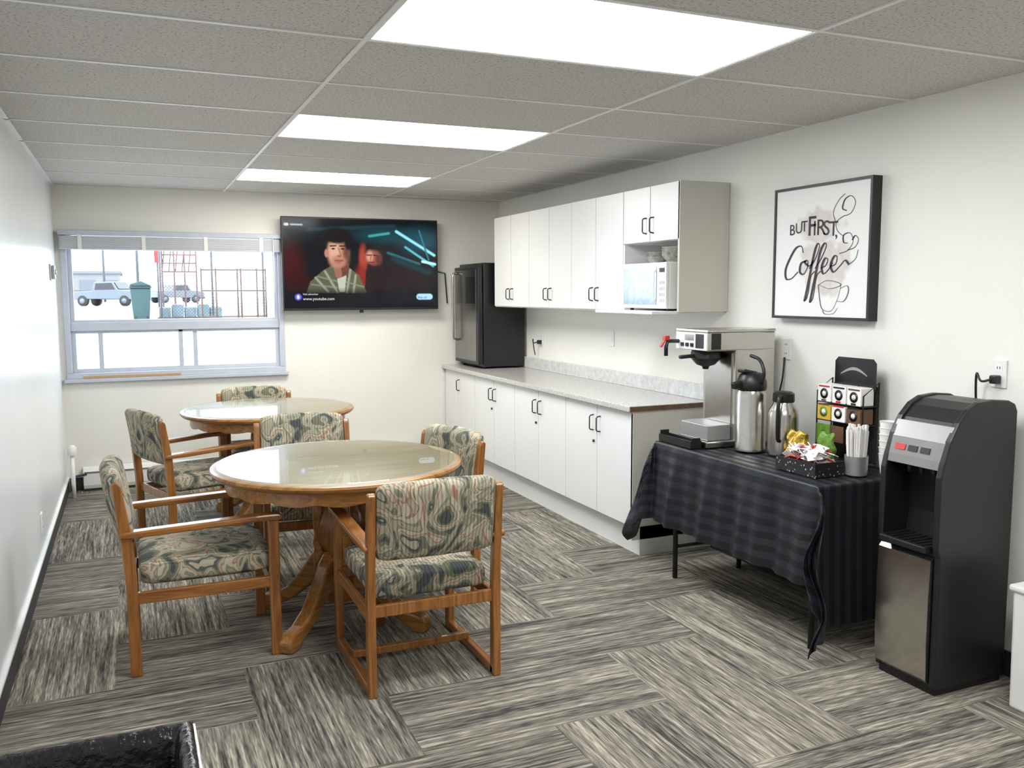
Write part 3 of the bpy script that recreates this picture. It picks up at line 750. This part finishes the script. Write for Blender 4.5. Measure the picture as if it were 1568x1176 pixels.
cup = [[(.50, .74), (.52, .85), (.55, .92), (.64, .93), (.70, .84), (.73, .74)], [(.50, .74), (.60, .71), (.73, .74), (.62, .77), (.50, .74)], [(.72, .77), (.79, .75), (.80, .80), (.76, .86), (.69, .86)], [(.55, .93), (.58, .955), (.66, .95), (.70, .91)]]
for st_ in cup: ribbon('cup_sketch', st_, .007, pm, 'inkg', g)
finish(g)

# ------------------------------------------------------------------ round tables
def round_table(cx, cy):
    g = group('round_pedestal_table', (cx, cy, 0))
    R = .595; T = .80
    lathe('top', [(.02, T-.052), (R-.05, T-.052), (R-.035, T-.045), (R-.015, T-.040), (R-.004, T-.030), (R, T-.022), (R-.003, T-.012), (R-.012, T-.008), (.02, T-.008)], 0, 0, 'oakt', g, 72)
    lathe('top_surface', [(.01, T-.0085), (R-.014, T-.0085), (R-.02, T-.006), (.01, T-.006)], 0, 0, 'oaktop', g, 72)
    lathe('glass_cover', [(R-.030, T-.005), (R-.028, T-.003), (R-.03, T), (.01, T)], 0, 0, 'glass', g, 72, caps=False)
    n = 96; vs, fs = [], []
    for k in range(n):
        a = 2*math.pi*k/n; dz = .012*abs(math.sin(a*8))
        for r_, z in ((.53, T-.052), (.53, T-.10-dz), (.508, T-.10-dz), (.508, T-.052)): vs.append((r_*math.cos(a), r_*math.sin(a), z))
    for k in range(n):
        for q_ in range(4): fs.append((k*4+q_, k*4+(q_+1) % 4, ((k+1) % n)*4+(q_+1) % 4, ((k+1) % n)*4+q_))
    mk('apron', vs, fs, 'oakt', g)
    for a in (0, math.pi/2):
        c, s = math.cos(a+.785), math.sin(a+.785)
        bar('top_support', (-.45*c, -.45*s, T-.08), (.45*c, .45*s, T-.08), .06, .05, 'oakt', g)
    lathe('pedestal_column', [(.10, .68), (.12, .70), (.12, .66), (.09, .64), (.075, .60), (.10, .54), (.12, .46), (.115, .40), (.09, .36), (.10, .35), (.10, .14), (.08, .11), (.03, .10)], 0, 0, 'oak', g, 32)
    lathe('pedestal_cap', [(.05, .69), (.17, .69), (.18, .71), (.18, .745), (.05, .745)], 0, 0, 'oakt', g, 8, smooth=False, rot=math.pi/8)
    for k in range(4):
        a = k*math.pi/2; c, s = math.cos(a)*.105, math.sin(a)*.105
        lathe('turned_post', [(.022, .69), (.028, .66), (.018, .64), (.026, .60), (.03, .52), (.022, .44), (.03, .40), (.024, .37), (.03, .34), (.03, .28), (.02, .26)], c, s, 'oakt', g, 14)
    prof = [(.06, .37), (.11, .355), (.16, .31), (.22, .23), (.30, .14), (.37, .098), (.42, .088), (.455, .08), (.475, .055), (.478, .02), (.465, 0), (.40, 0), (.385, .025), (.34, .045), (.28, .075), (.21, .13), (.14, .18), (.06, .17)]
    for k in range(4):
        o = prism('leg', prof, 'Y', -.035, .035, 'oakt', g, bevel=.012)
        o.rotation_euler = (0, 0, math.pi/4+k*math.pi/2)
    return g
TA = (.90, 4.20); TB = (.88, 6.38)
round_table(*TA); round_table(*TB)

# ------------------------------------------------------------------ chairs
def chair(cx, cy, face, runner=False):
    """face: angle in radians of facing direction (0 = +Y, positive = counter-clockwise)"""
    g = group('dining_chair', (cx, cy, 0), face)
    W = .265
    for s in (-1, 1):
        prof = [(-.315, 0), (-.268, 0), (-.272, .40), (-.285, .60), (-.318, .815), (-.335, .835), (-.355, .825), (-.332, .60), (-.318, .40)]
        prism('rear_post', prof, 'X', s*W-.017, s*W+.017, 'oak', g, bevel=.006)
        box('front_post', s*W-.018, s*W+.018, .262, .308, 0, .615, 'oak', g, bevel=.006)
        pr = [(-.33, .60), (-.33, .622), (-.2, .628), (.24, .643), (.315, .642), (.33, .63), (.315, .612), (.2, .615), (-.2, .598)]
        prism('arm', pr, 'X', s*(W+.004)-.03, s*(W+.004)+.03, 'oakh', g, bevel=.008)
        bar('side_rail', (s*W, -.29, .335), (s*W, .28, .335), .022, .05, 'oakh', g, bevel=.004)
        if runner:
            bar('floor_runner', (s*W, -.3, .02), (s*W, .3, .02), .034, .038, 'oakh', g, bevel=.006)
    bar('front_rail', (-W, .27, .345), (W, .27, .345), .022, .05, 'oak', g, bevel=.004)
    bar('rear_rail', (-W, -.285, .345), (W, -.285, .345), .022, .05, 'oak', g, bevel=.004)
    if runner: bar('stretcher', (-W, .03, .055), (W, .03, .055), .03, .035, 'oak', g, bevel=.006)
    cushion('seat_cushion', -.245, .245, -.265, .285, .372, .475, 'fabric', g, r=.035, puff=.014)
    def xf(p):
        z = p.z; y = p.y-(z-.57)*.17-.0 + (p.x*p.x)*.35
        zz = z + .012*(1-(p.x/.25)**2)*(1 if z > .72 else 0)
        return Vector((p.x, y-.012, zz))
    cushion('back_cushion', -.247, .247, -.345, -.272, .555, .865, 'fabric', g, r=.032, puff=.006, xf=xf)
    return g
pi = math.pi
chair(1.085, 3.60, 0.0, True)                  # back to camera
chair(.255, 4.165, -pi/2)                      # left of the near table
chair(1.25, 4.37, pi/2+.26)                    # right of near table
chair(.91, 5.02, pi-.06)                       # behind near table
chair(.38, 6.05, -pi/2+.34)                    # left of far table
chair(.87, 6.76, pi)                           # behind far table

# ------------------------------------------------------------------ side table + tablecloth
TX_, TX2, TY0, TY1, TT = 2.69, 3.24, 2.90, 4.18, .765
g = group('folding_side_table')
box('tabletop', TX_+.005, TX2, TY0+.005, TY1-.005, TT-.035, TT-.004, 'blackmatte', g, bevel=.006)
for lx in (TX_+.06, TX2-.05):
    for ly in (TY0+.08, TY1-.12):
        tube('leg', [(lx, ly, TT-.03), (lx, ly, .0)], .014, 'blackmatte', g, 10)
for ly in (TY0+.08, TY1-.12): tube('leg_brace', [(TX_+.06, ly, .18), (TX2-.05, ly, .18)], .01, 'blackmatte', g, 8)
finish(g)
def cloth():
    over = .45; n = 190; m_ = 90
    us_ = np.linspace(TX_-over, TX2+.0, m_); vs_ = np.linspace(TY0-.64, TY1+.42, n)
    V, Fc, UV = [], [], []
    for u in us_:
        for v in vs_:
            cx, cy = max(u, TX_), min(max(v, TY0), TY1)
            ex, ey = u-cx, v-cy; d = math.hypot(ex, ey)
            if d < 1e-6:
                p = (cx, cy, TT+.001*math.sin(u*30)*math.sin(v*23))
            else:
                dx, dy = ex/d, ey/d
                corner = min(abs(dx), abs(dy))*1.414
                per = cy + math.atan2(dy, -dx)*.45
                fold = .016*math.sin(per*19+1.3)+.010*math.sin(per*43+.5)
                fold *= min(1, d/.3)*(1+1.4*corner)
                if dy > -.01: fl = .09+.20*corner
                else: fl = .05+.09*corner
                off = max(d*fl+fold+.006, .004)
                tan = .035*corner*math.sin(d*14)
                yo_ = cy+dy*off+dx*tan
                if dy < -.5 and abs(dx) < .7: yo_ = max(yo_, TY0-.075+.02*math.sin(u*40))
                p = (cx+dx*off-dy*tan, yo_, TT-d*math.sqrt(1-min(.5, fl)**2)*.985)
                if p[2] < .012: p = (p[0]+(.012-p[2])*.5, p[1]-(.012-p[2])*.0, .012+.01*abs(math.sin(per*30)))
            V.append(p); UV.append((u, v))
    for i in range(m_-1):
        for j in range(n-1):
            a = i*n+j; Fc.append((a, a+1, a+n+1, a+n))
    me = bpy.data.meshes.new('tablecloth'); me.from_pydata(V, [], Fc)
    uv = me.uv_layers.new(name='UVMap')
    for l in me.loops: uv.data[l.index].uv = UV[l.vertex_index]
    for p in me.polygons: p.use_smooth = True
    m, nt, b = new_mat('black_satin_stripe_cloth'); setc(b, (.012, .012, .014), .55)
    tc = node(nt, 'ShaderNodeTexCoord'); sp = node(nt, 'ShaderNodeSeparateXYZ'); link(nt, tc.outputs['UV'], sp.inputs[0])
    s1 = math_n(nt, 'GREATER_THAN', math_n(nt, 'FRACT', math_n(nt, 'MULTIPLY', sp.outputs[0], 16.)), .5)
    r = ramp(nt, [(0, (.0035, .0035, .0045)), (1, (.017, .019, .028))]); link(nt, s1, r.inputs['Fac']); link(nt, r.outputs[0], b.inputs['Base Color'])
    link(nt, math_n(nt, 'SUBTRACT', .6, math_n(nt, 'MULTIPLY', s1, .20)), b.inputs['Roughness'])
    b.inputs['Specular IOR Level'].default_value = .4
    nz = node(nt, 'ShaderNodeTexNoise'); nz.inputs['Scale'].default_value = 7; nz.inputs['Detail'].default_value = 2; nz.inputs['Distortion'].default_value = .5
    link(nt, tc.outputs['UV'], nz.inputs['Vector'])
    bp = node(nt, 'ShaderNodeBump'); bp.inputs['Strength'].default_value = .35; bp.inputs['Distance'].default_value = .02
    link(nt, nz.outputs['Fac'], bp.inputs['Height']); link(nt, bp.outputs['Normal'], b.inputs['Normal'])
    me.materials.append(m)
    o = bpy.data.objects.new('tablecloth', me); COL.objects.link(o)
    md = o.modifiers.new('sol', 'SOLIDIFY'); md.thickness = .002; md.offset = 1
cloth()
ZT = TT+.004

# coffee brewer
g = group('coffee_brewer')
by0, by1 = 3.83, 4.12
box('column', 2.96, 3.22, by0, by1, ZT+.03, 1.29, 'cream', g, bevel=.006)
box('head', 2.78, 3.22, by0, by1, 1.285, 1.385, 'cream', g, bevel=.008)
box('head_lid', 2.775, 3.222, by0-.002, by1+.002, 1.384, 1.398, 'steel', g, bevel=.004)
box('front_face', 2.772, 2.78, by0+.005, by1-.005, 1.29, 1.382, 'whiteplast', g)
box('head_side_panel', 2.80, 2.86, by0-.002, by0, 1.295, 1.38, 'black', g)
box('control_label', 2.769, 2.772, by0+.03, by0+.1, 1.30, 1.375, 'black', g)
box('control_label', 2.769, 2.772, by0+.12, by0+.2, 1.34, 1.37, 'silver', g)
for k in range(3): box('switch', 2.765, 2.772, by0+.12+.045*k, by0+.145+.045*k, 1.305, 1.325, 'black', g, bevel=.002)
lathe('brew_funnel', [(.075, 1.283), (.08, 1.27), (.082, 1.24), (.05, 1.205), (.02, 1.195), (.015, 1.18)], 2.87, by0+.145, 'black', g, 28)
bar('funnel_handle', (2.80, by0+.145, 1.255), (2.70, by0+.145, 1.25), .025, .02, 'black', g)
tube('hot_water_tap', [(2.77, by1-.03, 1.33), (2.70, by1-.03, 1.33), (2.69, by1-.03, 1.30), (2.69, by1-.03, 1.25)], .011, 'black', g, 10)
box('tap_lever', 2.675, 2.705, by1-.045, by1-.015, 1.335, 1.36, 'red', g, bevel=.004)
bar('tap_lever_arm', (2.69, by1-.03, 1.35), (2.655, by1-.03, 1.30), .018, .01, 'red', g, bevel=.003)
box('base', 2.78, 3.22, by0, by1, ZT, ZT+.035, 'steel', g, bevel=.006)
box('warmer_plate', 2.80, 2.95, by0+.02, by1-.02, ZT+.035, ZT+.12, 'silver', g, bevel=.006)
box('column_front', 2.953, 2.96, by0+.03, by1-.03, ZT+.12, 1.27, 'steel', g)
box('badge', 3.0, 3.05, by0-.002, by0, 1.02, 1.1, 'whiteplast', g)
box('badge_mark', 3.01, 3.04, by0-.003, by0-.001, 1.04, 1.08, 'black', g)
tube('power_cord', catmull([(3.22, by0+.1, .9), (3.26, by0+.05, .95), (3.27, by0, 1.1), (3.285, by0, 1.24)], 6), .005, 'black', g, 6)
finish(g)
# black tray
g = group('serving_tray')
tx0, tx1, ty0, ty1 = 2.70, 2.77, 3.86, 4.165
multibox('tray', [(tx0, tx1, ty0, ty1, ZT, ZT+.008), (tx0, tx0+.008, ty0, ty1, ZT+.008, ZT+.04), (tx1-.008, tx1, ty0, ty1, ZT+.008, ZT+.04), (tx0+.008, tx1-.008, ty0, ty0+.008, ZT+.008, ZT+.055), (tx0+.008, tx1-.008, ty1-.008, ty1, ZT+.008, ZT+.06)], 'black', g)
finish(g)
# airpot
g = group('airpot_dispenser')
cx, cy = 2.955, 3.69
lathe('body', [(.07, ZT), (.08, ZT+.006), (.08, ZT+.02), (.077, ZT+.03), (.077, ZT+.30), (.07, ZT+.325)], cx, cy, 'steel', g, 36)
lathe('shoulder', [(.072, ZT+.32), (.078, ZT+.335), (.076, ZT+.37), (.062, ZT+.40), (.05, ZT+.41)], cx, cy, 'black', g, 36)
bar('pump_lever', (cx+.03, cy+.02, ZT+.405), (cx-.07, cy, ZT+.425), .05, .02, 'black', g)
bar('spout', (cx-.05, cy, ZT+.36), (cx-.12, cy, ZT+.345), .035, .035, 'black', g)
tube('carry_handle', catmull([(cx, cy-.078, ZT+.36), (cx, cy-.095, ZT+.42), (cx+.0, cy-.06, ZT+.48), (cx-.01, cy+.0, ZT+.50)], 6), .009, 'black', g, 10)
finish(g)
g = group('thermal_carafe')
cx, cy = 3.03, 3.53
lathe('body', [(.07, ZT), (.076, ZT+.008), (.077, ZT+.20), (.07, ZT+.235), (.052, ZT+.265), (.05, ZT+.275)], cx, cy, 'steel', g, 36)
lathe('lid', [(.052, ZT+.272), (.055, ZT+.28), (.053, ZT+.315), (.04, ZT+.325)], cx, cy, 'black', g, 30)
tube('handle', catmull([(cx-.04, cy-.03, ZT+.30), (cx-.075, cy-.055, ZT+.30), (cx-.085, cy-.06, ZT+.22), (cx-.075, cy-.05, ZT+.10), (cx-.055, cy-.045, ZT+.08)], 6), .01, 'black', g, 10)
finish(g)
def bag(name, cx, cy, w, h, mat, d=.03):
    g = group(name)
    def xf(p):
        k = (p.z-ZT)/h
        return Vector((cx+(p.x-cx)*(1-.75*k*k)+.004*math.sin(p.y*90+p.z*70), p.y+.006*math.sin(p.z*80), p.z+.006*math.sin(p.y*100)*k))
    cushion('foil_pouch', cx-d, cx+d, cy-w/2, cy+w/2, ZT+.002, ZT+h, mat, g, r=.012, puff=.008, xf=xf)
    finish(g)
bag('gold_coffee_bag', 2.98, 3.36, .12, .15, 'gold')
bag('green_tea_bag_pouch', 3.06, 3.255, .10, .15, 'green', .02)
# condiment rack
g = group('condiment_rack')
ry0, ry1 = 3.10, 3.40; rx0, rx1 = 3.13, 3.225
for yy_ in (ry0, ry1):
    tube('side_wire', [(rx0, yy_, ZT+.004), (rx0, yy_, ZT+.34), (rx1, yy_, ZT+.40), (rx1, yy_, ZT+.004), (rx0, yy_, ZT+.004)], .004, 'black', g, 6)
for z in (ZT+.02, ZT+.20, ZT+.29): 
    tube('cross_wire', [(rx0, ry0, z), (rx0, ry1, z)], .005, 'black', g, 6); box('shelf', rx0, rx1, ry0, ry1, z-.004, z-.001, 'black', g)
box('back_panel', 3.215, 3.22, ry0, ry1-.02, ZT+.01, ZT+.38, 'blackmatte', g)
prism('header_card', [(ry0+.0, ZT+.36), (ry1-.04, ZT+.36), (ry1-.04, ZT+.49), (ry1-.06, ZT+.51), (ry0+.02, ZT+.51), (ry0, ZT+.49)], 'X', 3.20, 3.206, 'blackgloss', g)
prism('header_arc', [(ry0+.05+.17*i/12, ZT+.43+.035*math.sin(math.pi*i/12)) for i in range(13)]+[(ry0+.05+.17*i/12, ZT+.425+.025*math.sin(math.pi*i/12)) for i in range(12, -1, -1)], 'X', 3.198, 3.2, 'silver', g)
brownl = plain('brown_label', (.13, .06, .03), .5); ylw = plain('yellow_label', (.6, .4, .05), .5)
labels = [brownl, M['black'], M['red']]
for row, z, hh in ((0, ZT+.29, .085), (1, ZT+.20, .075)):
    for k in range(3):
        y = ry0+.01+k*.097
        base_m = 'paper' if row == 0 else [brownl, 'paper', ylw][k]
        box('sachet_box', rx0-.006, rx0+.075, y, y+.088, z, z+hh, base_m, g, bevel=.003)
        tube('label_dot', [(rx0-.0062, y+.044, z+.04), (rx0-.0072, y+.044, z+.04)], .026, 'black' if row == 0 else ('green' if k == 2 else 'black'), g, 16)
        tube('label_dot_inner', [(rx0-.0072, y+.044, z+.04), (rx0-.0080, y+.044, z+.04)], .013, 'paper', g, 14)
        box('label_strip', rx0-.0075, rx0-.0062, y+.008, y+.08, z+.072, z+.08, labels[(k+row) % 3], g)
        if row == 0: box('label_strip', rx0-.0075, rx0-.0062, y+.03, y+.06, z+.003, z+.012, labels[(k+1) % 3], g)
box('leaflet', rx0-.01, rx0-.006, ry0+.0, ry0+.09, ZT+.10, ZT+.18, ylw, g)
box('leaflet', rx0-.01, rx0-.006, ry0+.11, ry0+.19, ZT+.10, ZT+.18, brownl, g)
box('leaflet', rx0-.01, rx0-.006, ry0+.20, ry0+.29, ZT+.08, ZT+.18, 'green', g)
finish(g)
# basket with packets
g = group('sugar_packet_basket')
cx, cy = 2.855, 3.14
spec, nt, b = new_mat('floral_black'); setc(b, (.01, .01, .01), .5)
tc = node(nt, 'ShaderNodeTexCoord'); vo = node(nt, 'ShaderNodeTexVoronoi'); vo.inputs['Scale'].default_value = 55; link(nt, tc.outputs['Object'], vo.inputs['Vector'])
r = ramp(nt, [(.18, (.45, .45, .43)), (.26, (.01, .01, .012))]); link(nt, vo.outputs['Distance'], r.inputs['Fac']); link(nt, r.outputs[0], b.inputs['Base Color'])
hx, hy, h_ = .085, .13, .065
multibox('basket', [(cx-hx, cx+hx, cy-hy, cy+hy, ZT, ZT+.006), (cx-hx, cx-hx+.006, cy-hy, cy+hy, ZT+.006, ZT+h_), (cx+hx-.006, cx+hx, cy-hy, cy+hy, ZT+.006, ZT+h_), (cx-hx+.006, cx+hx-.006, cy-hy, cy-hy+.006, ZT+.006, ZT+h_), (cx-hx+.006, cx+hx-.006, cy+hy-.006, cy+hy, ZT+.006, ZT+h_)], spec, g)
vs, fs, vr, fr_ = [], [], [], []
for k in range(80):
    c = Vector((cx+random.uniform(-.055, .055), cy+random.uniform(-.1, .1), ZT+.05+random.uniform(0, .06)))
    R = Matrix.Rotation(random.uniform(-.9, .9), 3, 'X') @ Matrix.Rotation(random.uniform(-.9, .9), 3, 'Y') @ Matrix.Rotation(random.uniform(0, 3), 3, 'Z')
    a, bb = (vs, fs) if k % 5 else (vr, fr_)
    o_ = len(a)
    for v in boxv(-.02, .02, -.034, .034, -.002, .002): a.append(c+R @ Vector(v))
    bb += [tuple(i+o_ for i in f_) for f_ in CUBEF]
mk('paper_packets', vs, fs, 'paper', g); mk('red_packets', vr, fr_, 'red', g)
finish(g)
# stir stick holder
g = group('stir_stick_holder')
cx, cy = 2.995, 2.995
lathe('cup', [(.044, ZT), (.048, ZT+.004), (.052, ZT+.09), (.050, ZT+.09), (.045, ZT+.01)], cx, cy, 'silver', g, 24)
for k in range(60):
    a = random.uniform(0, 6.28); r_ = .036*math.sqrt(random.uniform(0, 1))
    x, y = cx+r_*math.cos(a), cy+r_*math.sin(a)
    bar('stick', (x, y, ZT+.02), (x+.3*(x-cx), y+.3*(y-cy), ZT+.20+random.uniform(0, .035)), .012, .005, 'paper', g, bevel=0)
finish(g)
g = group('paper_cup_stack')
for k in range(6): lathe('cup', [(.028, ZT+.03*k), (.038, ZT+.03*k+.09), (.04, ZT+.03*k+.092), (.036, ZT+.03*k+.092), (.026, ZT+.03*k+.01)], 3.14, 2.955, 'paper', g, 24)
finish(g)

# ------------------------------------------------------------------ water cooler
g = group('water_dispenser')
wy0, wy1 = 2.40, 2.70
fp = [(2.845, .03), (2.845, .56), (2.83, .60), (2.832, .88), (2.845, .93), (2.875, 1.02), (2.915, 1.09), (2.965, 1.14), (3.02, 1.165), (3.10, 1.172), (3.19, 1.165), (3.225, 1.15), (3.24, 1.12), (3.24, .03)]
prism('side_cheek', fp, 'Y', wy0, wy0+.028, 'black', g, bevel=.006)
prism('side_cheek', fp, 'Y', wy1-.028, wy1, 'black', g, bevel=.006)
cp = [(2.852, .03), (2.852, .57), (2.845, .575), (2.845, .60), (2.96, .605), (2.975, .70), (2.965, .89), (2.85, .905), (2.858, .94), (2.888, 1.02), (2.925, 1.085), (2.972, 1.133), (3.025, 1.158), (3.10, 1.165), (3.19, 1.158), (3.235, 1.11), (3.235, .03)]
prism('body', cp, 'Y', wy0+.027, wy1-.027, 'black', g)
prism('control_panel', [(2.842, .905), (2.85, .94), (2.872, 1.01), (2.905, 1.075), (2.912, 1.070), (2.883, 1.01), (2.864, .94), (2.856, .905)], 'Y', wy0+.012, wy1-.012, plain('panel_silver', (.24, .235, .23), .35, metal=.5), g, bevel=.002)
def on_panel(t, y0, y1, mat, dz=.018):
    x = 2.85+t*.055; z = .94+t*.135
    prism('button', [(x-.006, z), (x+.002, z+dz), (x+.006, z+dz), (x, z)], 'Y', y0, y1, mat, g)
on_panel(.15, wy1-.10, wy1-.05, 'red', .022)
on_panel(.15, wy1-.16, wy1-.115, 'black', .022); on_panel(.15, wy1-.22, wy1-.175, 'black', .022)
on_panel(.5, wy1-.09, wy1-.06, 'black', .01); on_panel(.5, wy1-.15, wy1-.12, 'black', .01); on_panel(.5, wy1-.21, wy1-.18, 'black', .01)
for k in range(3): tube('nozzle', [(2.90, wy1-.09-.06*k, .90), (2.90, wy1-.09-.06*k, .865)], .011, 'black', g, 10)
box('sticker', 2.966, 2.972, wy0+.10, wy0+.135, .80, .83, 'paper', g)
box('drip_tray', 2.80, 2.95, wy0+.035, wy1-.035, .578, .606, 'black', g, bevel=.006)
ds = []
for k in range(7): ds.append((2.81, 2.94, wy0+.05+.03*k, wy0+.062+.03*k, .606, .609))
multibox('drip_grille', ds, 'blackgloss', g)
prism('lower_door', [(2.846, .045), (2.832, .06), (2.826, .2), (2.826, .40), (2.832, .545), (2.846, .56)], 'Y', wy0+.03, wy1-.01, 'steel', g, smooth=True)
box('plinth', 2.86, 3.23, wy0+.01, wy1-.01, 0, .035, 'black', g)
finish(g)
g = group('white_storage_bin')
prism('bin_body', [(3.045, 0), (3.265, 0), (3.275, .47), (3.035, .47)], 'Y', 1.95, 2.23, 'whiteplast', g, bevel=.012)
box('rim', 3.025, 3.284, 1.94, 2.24, .465, .49, 'whiteplast', g, bevel=.008)
finish(g)

# ------------------------------------------------------------------ lined waste bin
g = group('waste_bin')
def taper(x0, x1, y0, y1, t, z): return [(x0+t, y0+t, z), (x1-t, y0+t, z), (x1-t, y1-t, z), (x0+t, y1-t, z)]
B = (-.42, .075, 1.70, 2.055)
rings = [taper(*B, .06, 0), taper(*B, .0, .60), taper(*B, -.012, .60), taper(*B, -.012, .615), taper(*B, .012, .615), taper(*B, .05, .06)]
vs = [v for r_ in rings for v in r_]; fs = [(0, 1, 2, 3), (20, 21, 22, 23)]
for i in range(5):
    for k in range(4): fs.append((i*4+k, i*4+(k+1) % 4, (i+1)*4+(k+1) % 4, (i+1)*4+k))
mk('bin', vs, fs, 'black', g, bevel=.004)
liner = plain('black_liner_film', (.012, .012, .013), .25, var=.3, scale=40, bump=.8, bscale=30)
n = 160; vs, fs = [], []
def per(t, off):
    x0, x1, y0, y1 = B[0]-off, B[1]+off, B[2]-off, B[3]+off
    L = [x1-x0, y1-y0, x1-x0, y1-y0]; s = t*sum(L)
    if s < L[0]: return (x0+s, y0)
    s -= L[0]
    if s < L[1]: return (x1, y0+s)
    s -= L[1]
    if s < L[2]: return (x1-s, y1)
    s -= L[2]; return (x0, y1-s)
for k in range(n):
    t_ = k/n; w_ = math.sin(k*.9)*.4+math.sin(k*2.3)*.3+random.uniform(-.3, .3)
    for off, z in ((-.05, .35), (-.022, .60), (-.012, .622), (.004, .628), (.017, .618), (.022+.005*w_, .56+.012*w_), (.02+.008*w_, .50+.02*w_)):
        x, y = per(t_, off); vs.append((x, y, z+.003*w_))
for k in range(n):
    for q_ in range(6): fs.append((k*7+q_, k*7+q_+1, ((k+1) % n)*7+q_+1, ((k+1) % n)*7+q_))
mk('bin_liner', vs, fs, liner, g, smooth=True)
tube('liner_drawstring', [(*per(k/60, .02), .607+.004*math.sin(k*1.7)) for k in range(60)], .004, 'paper', g, 6, closed=True)
finish(g)

# ------------------------------------------------------------------ world, camera
w = bpy.data.worlds.new('overcast_sky'); scene.world = w; w.use_nodes = True
bg = w.node_tree.nodes['Background']; bg.inputs[0].default_value = (.76, .88, 1., 1); bg.inputs[1].default_value = 8.
cam = bpy.data.cameras.new('camera'); co_ = bpy.data.objects.new('camera', cam); COL.objects.link(co_)
cam.sensor_width = 36; cam.lens = 1350/1568*36; cam.clip_start = .05; cam.clip_end = 500
th, p, ro = math.radians(23.4), math.radians(5.94), .004
hf = Vector((math.sin(th), math.cos(th), 0)); rt = Vector((math.cos(th), -math.sin(th), 0)); zu = Vector((0, 0, 1))
fw = hf*math.cos(p)-zu*math.sin(p); up = hf*math.sin(p)+zu*math.cos(p)
r2 = rt*math.cos(ro)-up*math.sin(ro); u2 = up*math.cos(ro)+rt*math.sin(ro)
co_.matrix_world = Matrix(((r2.x, u2.x, -fw.x, 0), (r2.y, u2.y, -fw.y, 0), (r2.z, u2.z, -fw.z, 1.6), (0, 0, 0, 1)))
scene.camera = co_
scene.view_settings.view_transform = 'Standard'
